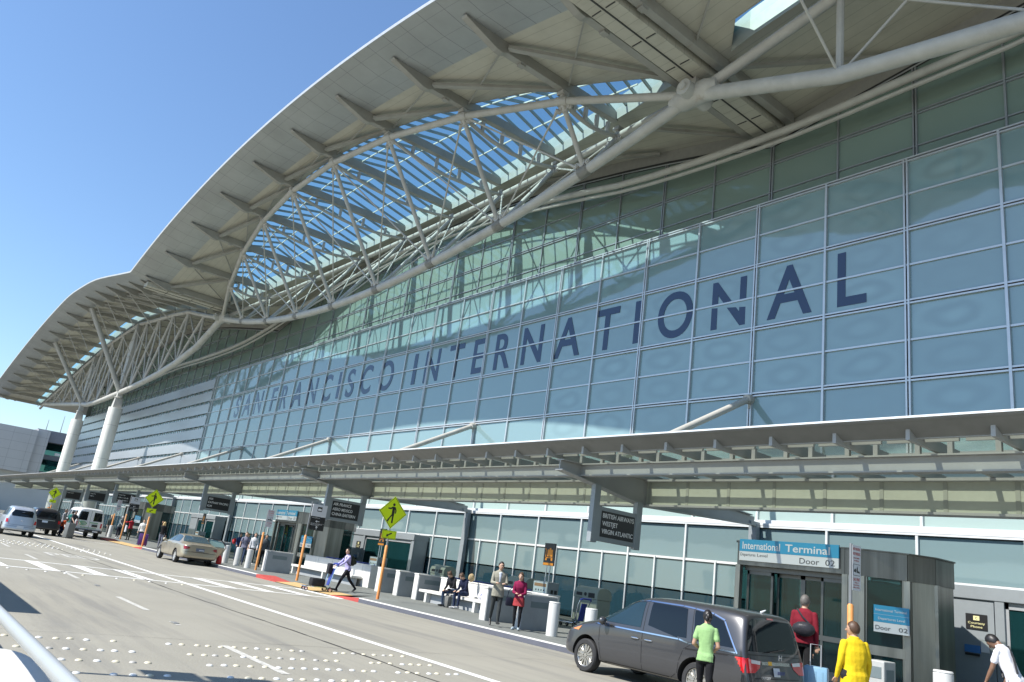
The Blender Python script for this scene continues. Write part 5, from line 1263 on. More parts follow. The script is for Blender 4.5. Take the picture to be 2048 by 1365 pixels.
def suv(x,y,pm,label,h=1.75,name='suv',gl=glassc):
    t=thing(name,label,'suv',(x,y,0),PI); k=h/1.75
    st=[(-.95,.45,1.0*k,1.45*k,.80,.82,.55,.20),(-.90,.36,1.03*k,1.60*k,.90,.90,.64,.22),(-.65,.33,1.05*k,1.70*k,.93,.93,.68,.10),(0,.32,1.05*k,1.74*k,.93,.93,.70,0),(1.1,.32,1.04*k,1.75*k,.93,.93,.70,0),(1.6,.32,1.04*k,1.66*k,.93,.92,.68,0),(2.1,.33,1.03*k,1.24*k,.93,.90,.66,0),(2.8,.35,.95*k,1.10*k,.91,.86,.6,0),(3.4,.38,.8*k,.95*k,.82,.76,.5,0),(3.6,.45,.65*k,.75*k,.7,.65,.4,0)]
    me=make_solid(car_body(st),'body',[pm],[0,2.75],.36,2,.93,.43); o=bpy.data.objects.new('body',me); link(o,t); B=Body(me)
    for s in (-1,1):
        for P in ([(-.55,1.12),(-.5,1.55),(-.05,1.6),(-.05,1.12)],[(.05,1.12),(.05,1.6),(.95,1.6),(.95,1.12)],[(1.03,1.12),(1.03,1.6),(1.4,1.55),(1.95,1.12)]): B.decal([(a,b_*k) for a,b_ in P],'y',s,'side_window',gl,t,.006,.06)
        B.decal([(s*.92,1.0*k),(s*.70,1.0*k),(s*.72,.80*k),(s*.92,.80*k)],'x',-1,'tail_lamp',redl,t,.010,.05)
        for wx in (0,2.75): wheel(t,wx,s*.80,.36,.22,.22,5,'single',None,s)
    B.decal([(-.62,1.12*k),(.62,1.12*k),(.54,1.50*k),(-.54,1.50*k)],'x',-1,'rear_window',gl,t,.008,.06)
    B.decal([(-.6,1.0*k),(.6,1.0*k),(.6,.95*k),(-.6,.95*k)],'x',-1,'tailgate_trim',chrome,t,.010,.08); B.decal([(-.22,.93*k),(.22,.93*k),(.22,.80*k),(-.22,.80*k)],'x',-1,'number_plate',plate,t,.012,.1)
    return t
suv(-60.4,9.35,paint('suv_dark',(.030,.028,.028),.3),'dark brown SUV behind the silver wagon',1.72)
suv(-69.0,6.7,paint('suv_navy',(.012,.02,.05),.3),'dark navy SUV at the far left edge, seen above the silver wagon',2.0)
# ================= people =================
skinm={'light':mat('skin_light',(.52,.33,.24),.5,var=.04,scale=8),'mid':mat('skin_mid',(.40,.24,.16),.5,var=.04,scale=8),'dark':mat('skin_dark',(.20,.11,.07),.5,var=.04,scale=8)}
def cloth(n,c,r=.85): return mat('cloth_'+n,c,r,var=.12,scale=9,bump=.9,bscale=7,spec=.2)
hairm={'black':mat('hair_black',(.012,.010,.010),.45,var=.3,scale=30),'brown':mat('hair_brown',(.07,.035,.018),.5,var=.3,scale=30),'blond':mat('hair_blond',(.50,.36,.17),.5,var=.25,scale=30),'grey':mat('hair_grey',(.11,.10,.09),.6,var=.3,scale=30)}
eyem=mat('eye_dark',(.02,.015,.012),.3,var=0); lipm=mat('lip',(.33,.11,.09),.5,var=0); shoeb=mat('shoe_black',(.015,.015,.015),.4,var=0); shoew=mat('shoe_white',(.6,.6,.6),.5,var=0); browm=mat('brow',(.03,.02,.015),.7,var=0)
def rotv(v,ax,a): return Matrix.Rotation(a,3,ax)@v
class Fig:
    def __init__(s): s.b=MB(); s.mats=[]
    def mi(s,m):
        if m not in s.mats: s.mats.append(m)
        return s.mats.index(m)
    def limb(s,pts,rs,m,flat=1.0,side=None,n=12):
        "tapered closed tube with round ends; flat squeezes across 'side'"
        pts=[Vector(p) for p in pts]; P=[];Rr=[]
        d0=(pts[0]-pts[1]).normalized(); d1=(pts[-1]-pts[-2]).normalized()
        for t in (1.0,.8,.5): P.append(pts[0]+d0*rs[0]*t*.9); Rr.append(rs[0]*math.sqrt(max(0,1-t*t))+.001)
        P+=pts; Rr+=rs
        for t in (.5,.8,1.0): P.append(pts[-1]+d1*rs[-1]*t*.9); Rr.append(rs[-1]*math.sqrt(max(0,1-t*t))+.001)
        sd=Vector(side) if side else None; v=[];a=None
        for i,p in enumerate(P):
            d=(P[min(i+1,len(P)-1)]-P[max(i-1,0)]).normalized()
            if sd is not None: a=(sd-d*sd.dot(d)).normalized()
            else: a=d.orthogonal().normalized() if a is None else (a-d*a.dot(d)).normalized()
            c=d.cross(a)
            for k in range(n): t=2*PI*k/n; v.append(p+a*math.cos(t)*Rr[i]*flat+c*math.sin(t)*Rr[i])
        f=[(i*n+k,i*n+(k+1)%n,(i+1)*n+(k+1)%n,(i+1)*n+k) for i in range(len(P)-1) for k in range(n)]
        L=len(P)-1; f+=[tuple(range(n-1,-1,-1)),tuple(range(L*n,L*n+n))]
        s.b.add(v,f,s.mi(m))
    def rings(s,rg,m,n=18):
        "rg: (centre, rx forward, ry side, forward axis, side axis)"
        v=[]
        for c,rf,rs_,F,Sd in rg:
            for k in range(n):
                t=2*PI*k/n; ct,st=math.cos(t),math.sin(t); e=.82
                v.append(c+F*rf*math.copysign(abs(ct)**e,ct)+Sd*rs_*math.copysign(abs(st)**e,st))
        f=[(i*n+k,i*n+(k+1)%n,(i+1)*n+(k+1)%n,(i+1)*n+k) for i in range(len(rg)-1) for k in range(n)]
        L=len(rg)-1; f+=[tuple(range(n-1,-1,-1)),tuple(range(L*n,L*n+n))]
        s.b.add(v,f,s.mi(m))
    def ball(s,c,r,m,sx=1,sy=1,sz=1,Rm=None,n=14):
        t=MB(); t.sphere((0,0,0),r,sx,sy,sz,n); c=Vector(c); s.b.add([c+((Rm@Vector(v)) if Rm else Vector(v)) for v in t.v],t.f,s.mi(m))
def person(label,x,y,az,H=1.72,z=.15,lean=0,legs=((0,0),(0,0)),arms=((8,8,10,0),(8,8,10,0)),head=(0,0),top=None,bottom=None,shoes=None,skin='mid',hair='black',style='short',sleeve='long',skirt=None,fem=False,jacket=False,hood=None,vox=.014,stance=.09,fold=0,top_len=0,extra=None,legc=None,cat='person',collar=None,seat=False,bulk=1.0):
    t=thing('person',label,cat,(x,y,z),az); f=Fig(); X=Vector((1,0,0));Y=Vector((0,1,0));Z=Vector((0,0,1)); sk=skinm[skin]; shoes=shoes or shoeb; k=H/1.72
    Rl=Matrix.Rotation(R(lean),3,'Y'); pel=Vector((0,0,.93)); up=lambda v:(pel+Rl@(Vector(v)-pel))
    Fv=Rl@X; Bu=bulk
    feet=[]; ankles=[]
    for i,(s_,(hf,kn)) in enumerate(zip((1,-1),legs)):
        hip=Vector((0,s_*.088,.92)); a=R(hf); kd=Vector((math.sin(a),s_*(.0 if not seat else .10),-math.cos(a))).normalized(); knee=hip+kd*.43
        a2=a-R(kn); sd=Vector((math.sin(a2),0,-math.cos(a2))); ank=knee+sd*.42
        pm_=bottom; lm=legc or bottom
        w=1.0 if not fem else .95
        f.limb([hip,hip+kd*.2,knee],[.093*w*Bu,.083*w,.060*w],lm if skirt else pm_); f.limb([knee,knee+sd*.14,knee+sd*.30,ank],[.058*w,.058*w,.048*w,.042*w] if (not skirt and not legc) else [.052,.054,.040,.034],lm)
        fa=a2*.55 if not seat else 0
        fd=Vector((math.cos(fa*1.0),s_*.12,math.sin(fa)*.8)).normalized() if abs(a2)<1.2 else X
        if a2<-.35: fd=Vector((math.cos(.75),0,-math.sin(.75)))
        hl=ank+Vector((0,0,-.055)); f.limb([hl-fd*.045,hl+fd*.06,hl+fd*.15,hl+fd*.20],[.042,.042,.036,.028],shoes,.9); ankles.append((hl,fd))
        feet.append(min(hl.z-.042,(hl+fd*.2).z-.03))
    # torso
    ws=.88 if fem else 1.0
    tb=.80 if not top_len else .80-top_len
    waist=.118 if not fem else .100
    g=[(up((0,0,.985)),.105*Bu,.162*ws*Bu**.4,Fv,Y),(up((0,0,1.06)),.102*Bu,.150*ws*(Bu**.5 if not fem else .93),Fv,Y),(up((.005,0,1.17)),.108*Bu,.158*ws*Bu**.5,Fv,Y),(up((.01,0,1.28)),.120*Bu**.6,.176*ws*Bu**.3,Fv,Y),(up((.0,0,1.37)),.112,.185*ws,Fv,Y),(up((-.006,0,1.415)),.098,.172*ws,Fv,Y),(up((-.01,0,1.45)),.078,.125*ws,Fv,Y),(up((-.012,0,1.485)),.055,.065,Fv,Y)]
    hem=.93-(.06 if not jacket else .19)-top_len
    hemc=up((0,0,hem)) if not seat else up((0,0,.93))
    g=[(hemc,.128*Bu,.186*ws*Bu**.3,Fv,Y),(up((0,0,.93)),.124*Bu,.180*ws*Bu**.3,Fv,Y)]+g if not seat else g
    f.rings(g,top)
    f.rings([(Vector((0,0,.80 if not seat else .86)),.098*Bu,.158*ws,X,Y),(Vector((-.012,0,.87)),.112*Bu,.166*ws,X,Y),(Vector((0,0,.94)),.095*Bu,.148*ws,X,Y)],skirt[0] if skirt else bottom)
    if skirt: f.rings([(Vector((.02,0,.93-skirt[1])),.15,.185,X,Y),(Vector((0,0,.80)),.135,.18,X,Y),(Vector((0,0,.93)),.12,.165,X,Y)],skirt[0])
    # neck and head
    f.limb([up((-.012,0,1.42)),up((.01,0,1.53))],[.056,.052],sk)
    if collar: f.rings([(up((-.012,0,1.44)),.075,.08,Fv,Y),(up((-.004,0,1.50)),.066,.066,Fv,Y)],collar)
    hy,hp=R(head[0]),R(head[1]); Hr=Rl@Matrix.Rotation(hy,3,'Z')@Matrix.Rotation(hp,3,'Y')
    if lean and not head[1]: Hr=Matrix.Rotation(R(lean*.3),3,'Y')@Matrix.Rotation(hy,3,'Z')
    nb=up((.01,0,1.50)); hc=nb+Hr@Vector((.022,0,.112))
    def hd(v): return hc+Hr@Vector(v)
    f.ball(hc,.1,sk,.93,.76,1.10,Hr,18); f.ball(hd((.012,0,-.055)),.075,sk,.95,.78,.82,Hr,14)
    f.limb([hd((.088,0,.005)),hd((.108,0,-.025))],[.010,.015],sk); 
    for s_ in (1,-1):
        f.ball(hd((.0,s_*.078,-.005)),.028,sk,.6,.35,1.1,Hr,8)
        f.ball(hd((.083,s_*.030,.015)),.0115,eyem,.6,1.25,.75,Hr,8); f.ball(hd((.086,s_*.031,.036)),.009,browm,.6,2.0,.45,Hr,8)
    f.ball(hd((.083,0,-.055)),.013,lipm,.6,1.7,.6,Hr,8)
    # arms
    hands=[]
    for s_,(sf,sa,el,inw) in zip((1,-1),arms):
        sh=up((-.005,s_*.172*ws,1.385)); a=R(sf); ab=R(sa); d=Rl@Vector((math.sin(a)*math.cos(ab),s_*math.sin(ab),-math.cos(a)*math.cos(ab))).normalized()
        if abs(lean)>0: pass
        elb=sh+d*.285; a2=a+R(el); i_=R(inw); fd=Rl@Vector((math.sin(a2)*math.cos(i_),-s_*math.sin(i_)+s_*math.sin(ab)*.25,-math.cos(a2)*math.cos(i_))).normalized(); wr=elb+fd*.25
        am=top
        if sleeve=='long': f.limb([sh,sh+d*.14,elb],[.057*Bu**.5,.054*Bu**.5,.047],am); f.limb([elb,elb+fd*.12,wr-fd*.01],[.046,.043,.034],am); f.limb([wr-fd*.02,wr+fd*.02],[.026,.024],sk)
        else: f.limb([sh,sh+d*.10,sh+d*.16],[.054,.056,.058],am); f.limb([sh+d*.10,elb],[.044,.038],sk); f.limb([elb,elb+fd*.1,wr],[.038,.036,.024],sk)
        side=fd.cross(Y*s_); side=side.normalized() if side.length>.1 else X
        pal=wr+fd*.075; f.limb([wr+fd*.01,wr+fd*.05,pal],[.028,.036,.036],sk,.45,side=side)
        acr=fd.cross(side).normalized()
        for j,(o_,L) in enumerate(((-.027,.058),(-.009,.068),(.009,.064),(.026,.050))):
            p0=pal+acr*o_; p1=p0+fd*L*.55+side*.004; p2=p1+(fd*.75-side*.65*(1 if s_>0 else 1)).normalized()*L*.45; f.limb([p0,p1,p2],[.0095,.009,.008],sk,n=8)
        f.limb([wr+fd*.02-acr*.025,wr+fd*.05-acr*.05,wr+fd*.085-acr*.055],[.013,.011,.009],sk,n=8)
        hands.append(wr+fd*.09)
    if jacket=='open':
        f.limb([up((.100,.0,1.40)),up((.112,.0,1.28)),up((.112,0,1.16))],[.030,.024,.012],extra or signwht,1.5,side=Y)
    # drop to the ground
    low=min(feet)
    mesh=f.b.mesh('body_src',f.mats)
    tmp=bpy.data.objects.new('tmp',mesh); COL.objects.link(tmp); rm=tmp.modifiers.new('r','REMESH'); rm.mode='VOXEL'; rm.voxel_size=vox; rm.use_smooth_shade=True
    sm=tmp.modifiers.new('s','SMOOTH'); sm.factor=.5; sm.iterations=2
    bpy.context.view_layer.update(); dg=bpy.context.evaluated_depsgraph_get(); new=bpy.data.meshes.new_from_object(tmp.evaluated_get(dg)); bpy.data.objects.remove(tmp)
    bv=BVHTree.FromPolygons([v.co for v in mesh.vertices],[tuple(p.vertices) for p in mesh.polygons]); src=[p.material_index for p in mesh.polygons]
    new.materials.clear(); [new.materials.append(m) for m in f.mats]
    idx=[]
    for p in new.polygons:
        h=bv.find_nearest(p.center); idx.append(src[h[2]] if h[2] is not None else 0)
    new.polygons.foreach_set('material_index',idx); new.polygons.foreach_set('use_smooth',[True]*len(new.polygons))
    T4=Matrix.Scale(k,4)@Matrix.Translation((0,0,-low)); new.transform(T4); new.name='body'
    bo=bpy.data.objects.new('body',new); link(bo,t)
    W_=lambda v: T4@Vector(v)
    # hair
    hm=hairm[hair] if hair in hairm else None
    if hm:
        hb=MB(); rr=random.Random(int(x*100)); q=MB(); q.sphere((0,0,0),.109,.96,.80,1.08,34)
        vs=[]
        for v in q.v:
            v=Vector(v); keep=1
            # hairline: pull the face region inside the head
            if v.z< -.075+1.55*max(0,v.x+.012): v*= .82
            else: v*=1+rr.uniform(-.02,.03)
            vs.append(W_(hc+Hr@(v+Vector((-.010,0,.008)))))
        hb.add(vs,q.f)
        def blob(c,r,sx=1,sy=1,sz=1):
            q=MB(); q.sphere((0,0,0),r,sx,sy,sz,12); hb.add([W_(hc+Hr@(Vector(c)+Vector(v)*(1+rr.uniform(-.06,.06)))) for v in q.v],q.f)
        if style=='long':
            for a in (-.07,-.035,0,.035,.07): blob((-.06-abs(a)*-.2,a,-.10),.05,.6,.8,2.6)
            blob((-.03,.07,-.06),.04,.9,.6,2.2); blob((-.03,-.07,-.06),.04,.9,.6,2.2)
        if style=='bun': blob((-.105,0,.0),.05,1,.95,1.1); blob((-.12,.02,-.05),.035,.9,1,1.5); blob((-.12,-.035,-.06),.025,.8,.8,1.8)
        if style=='tail': blob((-.07,.05,-.10),.035,.8,.8,2.6); blob((-.05,.07,-.18),.028,.8,.8,2.2); blob((-.04,0,.02),.095,1,.85,1.1)
        if style=='messy':
            for i in range(12): blob((rr.uniform(-.08,.05),rr.uniform(-.07,.07),rr.uniform(.05,.11)),.035)
        hb.obj('hair',hm,t,True)
    if hood:
        q=MB(); q.sphere((0,0,0),.128,.96,.88,1.08,16); vs=[]
        for v in q.v:
            v=Vector(v); 
            if v.x>.05: v=v*.8
            vs.append(W_(hc+Hr@(v+Vector((-.015,0,.0)))))
        MB().add(vs,q.f).obj('hood',hood,t,True)
    t['_k']=k
    return t,W_,dict(up=up,hands=[W_(h) for h in hands],hc=W_(hc),hd=lambda v:W_(hd(v)),low=low,Y=Y)
def backpack(t,W_,up,m,s=1.0,z=1.22,dx=-.20,parent=None,name='backpack',lab=None):
    b=MB(); c=Vector((dx,0,z)); q=MB(); q.sphere((0,0,0),.2*s,.62,.80,1.15,14); b.add([W_(up(c+Vector((v[0],v[1],v[2])))) for v in q.v],q.f)
    q=MB(); q.sphere((0,0,0),.12*s,.7,.9,.9,10); b.add([W_(up(c+Vector((v[0]-.09,v[1],v[2]-.06)))) for v in q.v],q.f)
    for sy in (-1,1): b.path([W_(up((dx+.1,sy*.10,z+.18))),W_(up((-.02,sy*.105,1.46))),W_(up((.11,sy*.12,1.38))),W_(up((.13,sy*.15,1.22))),W_(up((.02,sy*.185,1.10))),W_(up((dx+.1,sy*.12,1.06)))],.016,6)
    o=b.obj(name,m,None,True); o.location=t.location; o.rotation_euler=t.rotation_euler
    tag(o,lab,'bag'); return o
def suitcase(x,y,z,rz,m,label,w=.40,d=.24,h=.58,handle=True,tilt=0):
    t=thing('suitcase',label,'suitcase',(x,y,z),rz); b=MB(); b.box(-d/2,d/2,-w/2,w/2,.04,h+.04); b.obj('case_shell',m,t,True,bevel=.035)
    b=MB()
    for i in range(3): b.box(-d/2-.006,-d/2+.004,-w*.32+i*w*.28,-w*.26+i*w*.28,.12,h-.04)
    b.obj('case_ribs',m,t)
    if handle:
        b=MB(); b.path([(-d*.4,-w*.22,h),(-d*.4,-w*.22,h+.42),(-d*.4,w*.22,h+.42),(-d*.4,w*.22,h)],.010,6); b.obj('pull_handle',alu,t,True)
    b=MB()
    for sx in (-1,1):
        for sy in (-1,1): b.tube((sx*d*.35-.0,sy*w*.4-.015,.025),(sx*d*.35,sy*w*.4+.015,.025),.025,.025,8)
    b.obj('case_wheels',black,t); 
    if tilt: t.rotation_euler=(0,tilt,rz)
    return t
A=math.atan2
toward=lambda x,y,px=0,py=0: math.atan2(py-y,px-x)
def softbag(name,m,loc,rz,size,label,strap=None,ry=0):
    sx,sy,sz=size; b=MB(); b.box(-sx/2,sx/2,-sy/2,sy/2,-sz/2,sz/2); o=b.obj(name,m,smooth=True,bevel=min(size)*.30,loc=loc); o.rotation_euler=(0,ry,rz)
    MB().box(-sx/2-.012,-sx/2+.01,-sy*.36,sy*.36,-sz*.36,sz*.08).obj('pocket',m,o,bevel=.008)
    if strap: MB().path([(0,-sy*.4,sz*.45),(0,-sy*.3,sz*.5+strap*.7),(0,0,sz*.5+strap),(0,sy*.3,sz*.5+strap*.7),(0,sy*.4,sz*.45)],.012,6).obj('strap',m,o,True)
    return tag(o,label,'bag')
# --- man with the luggage cart ---
lav=cloth('lavender',(.40,.38,.66)); blkc=cloth('black_trousers',(.014,.014,.017)); 
px_,py_=-29.3,15.62; hdg=R(-97)
t,W_,d=person('man in a lavender shirt with black trousers striding off the kerb behind a luggage cart',px_,py_,hdg,1.74,.06,lean=10,legs=((30,10),(-24,22)),arms=((48,4,14,4),(48,4,14,4)),head=(40,0),top=lav,bottom=blkc,skin='light',hair='black',vox=.012)
backpack(t,W_,d['up'],cloth('pack_dark',(.03,.035,.025)),.85,lab='dark backpack worn by the man in the lavender shirt')
cc=cart(-29.25,14.55,hdg,'luggage cart with a black case pushed by the man in the lavender shirt',None,.0); cc.location=(-29.2,14.42,.02); cc.scale=(1.08,1.08,1.08)
o=MB().box(-.27,.27,-.22,.22,0,.30).obj('black_case',cloth('case_black',(.018,.018,.02),.6),smooth=True,bevel=.05,loc=(-29.2,14.35,.21)); o.rotation_euler=(0,0,hdg); tag(o,'black soft case lying on the moving luggage cart','suitcase')
softbag('dark_bag',cloth('bag_charcoal',(.025,.025,.03),.7),(-29.25,14.80,.92),hdg,(.18,.30,.40),'dark bag hanging on the handle of the moving luggage cart')
# --- man in the tweed jacket ---
tweed=cloth('tweed',(.27,.26,.21)); gtr=cloth('grey_trousers',(.045,.05,.05))
az=toward(-18.9,15.2)+R(8)
t,W_,d=person('man in a tweed jacket and grey trousers standing at the kerb edge with hands together',-18.85,15.1,az,1.74,.15,legs=((6,4),(-14,14)),arms=((18,10,72,28),(18,10,72,28)),head=(4,4),top=tweed,bottom=gtr,skin='light',hair='black',jacket='open',extra=cloth('shirt_pale',(.50,.54,.62)),vox=.011)
g=MB()
for s_ in (1,-1):
    c=d['hd']((.100,s_*.031,.014)); 
    pts=[d['hd']((.103,s_*.031+.023*math.cos(a),.014+.018*math.sin(a))) for a in [i*PI/5 for i in range(11)]]; g.path(pts,.003,5)
g.tube(d['hd']((.104,-.008,.018)),d['hd']((.104,.008,.018)),.003,None,5); g.obj('spectacles',black,t)
softbag('shoulder_bag',cloth('bag_black',(.02,.02,.02),.6),(-18.98,15.18,.98),az+.5,(.13,.36,.26),'black bag at the hip of the man in the tweed jacket',.3)
# --- woman in magenta ---
mag=cloth('magenta',(.20,.012,.055)); red_=cloth('red_skirt',(.30,.04,.045)); tights=cloth('black_tights',(.008,.008,.010),.6)
az=toward(-18.1,15.5)+R(-6)
t,W_,d=person('woman in magenta top, red skirt and black tights beside the man in tweed',-18.25,15.45,az,1.60,.15,lean=14,legs=((10,8),(-2,6)),arms=((20,8,70,30),(20,8,78,30)),head=(-8,-4),top=mag,bottom=tights,legc=tights,skirt=(red_,.24),shoes=mat('shoe_pale_blue',(.42,.50,.56),.5,var=0),skin='light',hair='brown',style='tail',fem=True,vox=.011)
softbag('handbag',cloth('bag_navy',(.012,.012,.025),.5),(-18.42,15.28,.90),az+.4,(.12,.30,.24),'black handbag hanging beside the woman in magenta',.28)
# --- seated couple ---
dj=cloth('jacket_black',(.018,.018,.022)); jn=cloth('jeans',(.035,.055,.10)); nv=cloth('navy_coat',(.014,.018,.045)); jd=cloth('jeans_dark',(.02,.03,.065))
sf=dict(seat=True,legs=((84,84),(80,86)),vox=.013)
t,W_,d=person('seated person in a black jacket and blue jeans on the bench, left of the pair',-25.55,18.28,R(-78),1.72,.15,lean=22,arms=((34,4,50,20),(30,4,50,20)),head=(0,26),top=dj,bottom=jn,skin='light',hair='brown',style='messy',**sf)
t,W_,d=person('seated person in a navy coat reading on the bench, right of the pair',-24.75,18.28,R(-84),1.70,.15,lean=20,arms=((32,4,56,18),(30,4,56,18)),head=(0,26),top=nv,bottom=jd,shoes=shoew,skin='light',hair='brown',style='messy',**sf)
q=MB(); q.sphere((0,0,0),.16,.55,.9,1.0,10); o=q.obj('fur_hood',mat('fur_tan',(.42,.32,.18),.9,var=.3,scale=40),smooth=True,loc=(-24.62,18.36,1.33)); tag(o,'tan fur trimmed hood hanging behind the seated person in navy','hood')
softbag('rucksack',cloth('rucksack_grey',(.16,.16,.15)),(-25.25,17.85,.36),R(-80),(.24,.30,.42),'black and grey rucksack on the ground between the seated people\'s feet',.06)
o=MB().sphere((0,0,0),.2,1.3,.6,.75,12).obj('carrier_bag',streak(cloth('carrier',(.6,.6,.68)),(.02,.03,.20),7,.5,1.0),smooth=True,loc=(-23.7,18.3,.76)); tag(o,'white and blue patterned carrier bag on the bench beside the seated couple','bag')
o=MB().box(-.12,.12,-.09,.09,0,.015).obj('magazine',signwht,loc=(-25.2,17.95,.83)); tag(o,'white magazine in the lap of the seated person in navy','magazine')
# --- green t-shirt woman by the van ---
grn=cloth('light_green',(.27,.44,.19)); 
t,W_,d=person('woman in a light green t-shirt with her hair in a bun walking along the minivan',-8.38,11.2,R(120),1.53,.0,legs=((12,6),(-8,10)),arms=((-6,14,74,26),(-6,14,74,26)),head=(12,6),top=grn,bottom=cloth('black_leggings',(.012,.012,.014)),skin='mid',hair='black',style='bun',sleeve='short',fem=True,vox=.010,top_len=.03)
# --- man in the yellow jacket ---
yl=cloth('yellow_fleece',(.66,.46,.015),.9)
t,W_,d=person('man in a bright yellow jacket seen from behind at the bottom edge',-6.45,12.3,R(150),1.66,.0,arms=((2,13,16,0),(-4,14,22,0)),head=(38,0),top=yl,bottom=cloth('dark_trousers2',(.02,.02,.024)),skin='mid',hair='brown',vox=.009,bulk=1.45,jacket=True,collar=yl,legs=((4,2),(-4,2)))
# --- man in dark red with a bag and trolley case ---
mr=cloth('maroon',(.17,.012,.022))
t,W_,d=person('man in a dark red shirt with a bag on his back walking to Door 02',-8.75,14.75,R(112),1.80,.15,legs=((14,6),(-12,14)),arms=((0,8,10,0),(-10,10,8,0)),head=(-10,0),top=mr,bottom=cloth('black_pants3',(.012,.012,.013)),skin='mid',hair='grey',vox=.010,bulk=1.32)
b=MB(); q=MB(); q.sphere((0,0,0),.18,.55,1.15,.75,12); b.add([W_(d['up'](Vector((-.19,-.02,1.12))+Vector(v))) for v in q.v],q.f); b.path([W_(d['up']((-.14,-.16,1.18))),W_(d['up']((-.14,.02,1.34))),W_(d['up']((-.06,.12,1.46))),W_(d['up']((.10,.10,1.38))),W_(d['up']((.13,-.04,1.2)))],.018,6)
o=b.obj('messenger_bag',cloth('bag_black2',(.03,.03,.035),.35),smooth=True); o.location=t.location; o.rotation_euler=t.rotation_euler; tag(o,'black shoulder bag on the back of the man in dark red','bag')
suitcase(-8.25,14.35,.15,R(112),mat('case_light_blue',(.20,.36,.50),.35,var=.05),'light blue hard suitcase with raised handle behind the minivan',w=.42,h=.62)
t,W_,d=person('grey haired person mostly hidden behind the rear of the minivan',-9.35,15.6,R(100),1.58,.15,top=cloth('taupe',(.2,.17,.14)),bottom=gtr,skin='light',hair='grey',style='messy',vox=.016,head=(0,0))
# --- man in white shirt bending at the right edge ---
t,W_,d=person('man in a white shirt with a shoulder strap bending forward at the right edge',-5.35,15.5,R(172),1.74,.15,lean=24,arms=((40,6,10,4),(24,8,24,4)),head=(0,30),top=cloth('white_shirt',(.68,.68,.72)),bottom=cloth('navy2',(.02,.022,.04)),skin='dark',hair='black',sleeve='short',vox=.010,legs=((10,6),(-6,10)),collar=cloth('white_shirt',(.68,.68,.72)))
b=MB(); b.path([W_(d['up'](p)) for p in ((-.13,.10,1.0),(-.14,.02,1.25),(-.08,-.10,1.46),(.06,-.12,1.44),(.14,-.02,1.2),(.12,.10,1.0))],.018,6); o=b.obj('bag_strap',black,smooth=True); o.location=t.location; o.rotation_euler=t.rotation_euler; tag(o,'black strap across the man in the white shirt','strap')
# --- trio by the bollards ---
plaid=cloth('plaid_grey',(.17,.17,.23)); 
t,W_,d=person('young man in a grey plaid shirt and shorts behind the bollards',-43.9,16.8,toward(-45,17.5)+R(-10),1.75,.15,legs=((12,8),(-8,10)),arms=((6,14,20,5),(4,10,12,0)),head=(10,0),top=plaid,bottom=jn,skin='light',hair='brown',sleeve='short',vox=.016)
backpack(t,W_,d['up'],cloth('pack_navy',(.02,.02,.05)),.7,lab='navy backpack worn by the young man in plaid')
t,W_,d=person('person in a white shirt walking between the two others behind the bollards',-43.6,17.2,toward(-45,18)+R(5),1.68,.15,legs=((10,4),(-10,14)),arms=((10,12,20,5),(4,8,12,0)),top=cloth('white2',(.6,.6,.62)),bottom=blkc,shoes=shoew,skin='light',hair='brown',fem=True,vox=.016)
t,W_,d=person('person in a dark grey jacket, rightmost of the trio behind the bollards',-43.5,17.8,toward(-45,18)+R(15),1.76,.15,legs=((4,2),(-4,4)),top=cloth('slate',(.07,.08,.09)),bottom=blkc,skin='mid',hair='black',vox=.016)
t,W_,d=person('person with light brown hair and a dark maroon top behind the open car door',-49.2,18.8,R(20),1.70,.15,lean=14,arms=((40,6,30,6),(30,6,30,6)),top=cloth('maroon_dark',(.06,.02,.03)),bottom=jd,skin='light',hair='blond',style='messy',fem=True,vox=.016,head=(0,12))
t,W_,d=person('person in a blue coat with a red bag behind the gold sedan\'s open door',-50.4,18.9,R(-10),1.66,.15,lean=12,arms=((30,6,30,6),(30,6,30,6)),top=cloth('blue_coat',(.03,.05,.13)),bottom=jd,skin='mid',hair='black',vox=.016)
o=MB().sphere((0,0,0),.16,.7,.8,1.2,10).obj('red_shoulder_bag',MT['bag_red'],smooth=True,loc=(-50.6,18.65,1.3)); tag(o,'red bag on the shoulder of the person in the blue coat','bag')
# --- blond woman, white shirt with purple case, others ---
t,W_,d=person('blond woman in a black top and grey trousers with one hand to her head',-57.0,16.0,R(150),1.70,.15,arms=((100,20,110,20),(0,12,10,0)),top=cloth('black_top',(.012,.012,.014)),bottom=cloth('grey_jeans',(.20,.22,.27)),skin='light',hair='blond',style='long',fem=True,vox=.016,legs=((3,2),(-3,2)))
t,W_,d=person('person in a white top shading the eyes with one arm behind the purple suitcase',-59.4,15.3,R(-20),1.68,.15,arms=((95,22,120,20),(6,10,6,0)),top=cloth('white3',(.65,.64,.62)),bottom=jn,skin='light',hair='brown',vox=.016)
suitcase(-57.2,14.95,.15,R(-20),mat('case_purple',(.075,.025,.16),.5,var=.05),'large purple suitcase standing by the kerb at the far ramp',w=.56,d=.30,h=.74,handle=False)
t,W_,d=person('person in a red jacket reaching out beside the orange sleeved pole',-67.6,16.5,R(200),1.70,.15,arms=((80,10,10,0),(70,10,20,0)),top=cloth('red_jacket',(.42,.03,.04)),bottom=cloth('olive',(.05,.05,.035)),skin='dark',hair='black',vox=.018)
o=MB().box(-.16,.16,-.05,.05,0,.5).obj('white_bag',signwht,bevel=.02,loc=(-67.2,16.1,.75)); tag(o,'white carrier bag held by the person in the red jacket','bag')
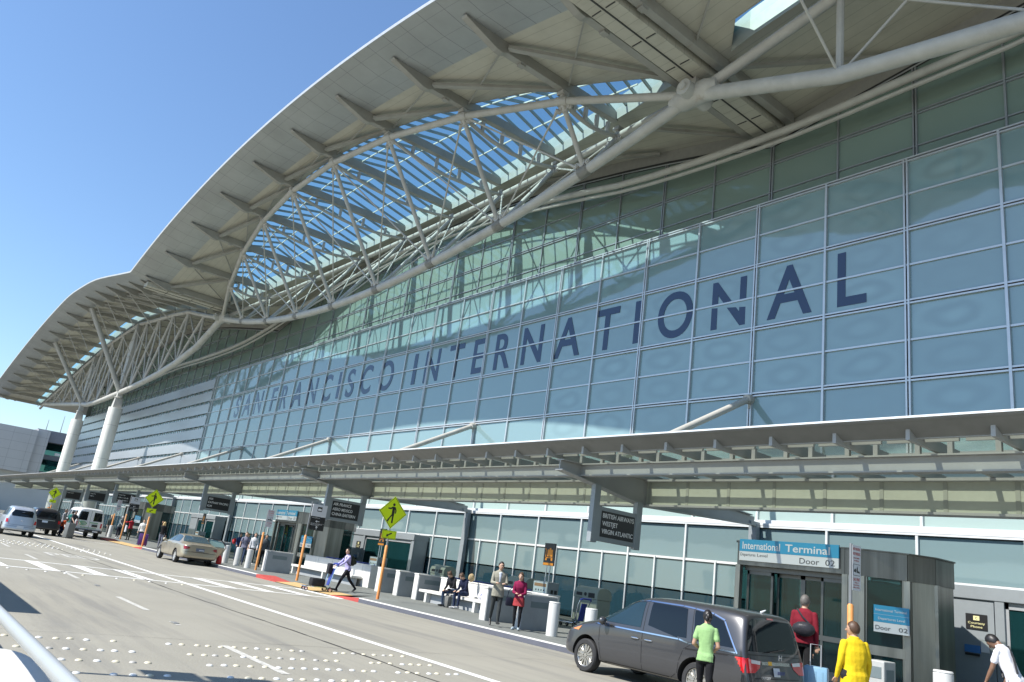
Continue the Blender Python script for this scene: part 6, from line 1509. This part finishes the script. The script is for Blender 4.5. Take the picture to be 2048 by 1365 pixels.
t,W_,d=person('person in a striped grey hooded top leaning towards the kerb',-69.8,16.2,R(30),1.74,.15,lean=12,arms=((50,8,20,0),(50,8,20,0)),top=lined(cloth('stripe_grey',(.22,.25,.26)),2,.12,.03,.5),bottom=cloth('charcoal',(.03,.03,.045)),shoes=shoew,skin='mid',hair='none',hood=cloth('hood_grey',(.35,.36,.36)),vox=.018)
t,W_,d=person('fair haired person in a grey green coat right behind the white van',-71.8,15.9,R(0),1.72,.15,top=cloth('sage_coat',(.08,.10,.09)),bottom=cloth('sand',(.2,.19,.18)),skin='light',hair='blond',vox=.018)
# --- pair with luggage behind the SUV ---
t,W_,d=person('person in a dark printed t-shirt pushing a grey trolley behind the white van',-59.7,10.9,R(30),1.72,.0,lean=10,arms=((40,8,20,0),(40,8,20,0)),top=cloth('charcoal_tee',(.035,.04,.05)),bottom=jn,skin='light',hair='black',sleeve='short',vox=.018,legs=((16,6),(-14,12)))
o=MB().sphere((0,0,0),.07,.3,1,1,10).obj('shirt_print',signwht,t,True); o.location=(-.17,.0,1.28)
suitcase(-59.0,10.75,.0,R(30),mat('case_grey',(.16,.17,.17),.5,var=.05),'tall grey trolley case behind the white van',w=.55,d=.35,h=.95,handle=False)
t,W_,d=person('person in a pale grey top standing between the dark SUV and the white van',-62.8,10.9,R(60),1.78,.0,top=cloth('pale_grey',(.26,.27,.28)),bottom=jd,skin='light',hair='brown',vox=.018)
t,W_,d=person('crouching person in an orange red top between the SUV and the white van',-61.0,10.4,R(60),1.70,.0,lean=46,legs=((80,120),(70,118)),arms=((60,8,10,0),(60,8,10,0)),top=cloth('orange_red',(.60,.10,.03)),bottom=jd,skin='mid',hair='black',vox=.018)
t,W_,d=person('person in a teal jacket beside the left side of the white van',-63.6,11.5,R(150),1.74,.0,top=cloth('teal',(.02,.16,.14)),bottom=jd,skin='mid',hair='black',vox=.02)
t,W_,d=person('person with an orange cap and pale blue shirt beyond the dark SUV',-70.0,10.9,R(10),1.80,.0,top=cloth('pale_blue',(.32,.40,.48)),bottom=jd,skin='mid',hair='brown',vox=.02)
o=MB().sphere((0,0,0),.12,1,.85,.6,12,half=True).obj('orange_cap',mat('cap_orange',(.55,.16,.02),.7),t,True); o.location=(.02,0,1.73)
for o in list(bpy.data.objects):
    for kx in ('_k',): 
        if kx in o: del o[kx]
bpy.context.view_layer.update()
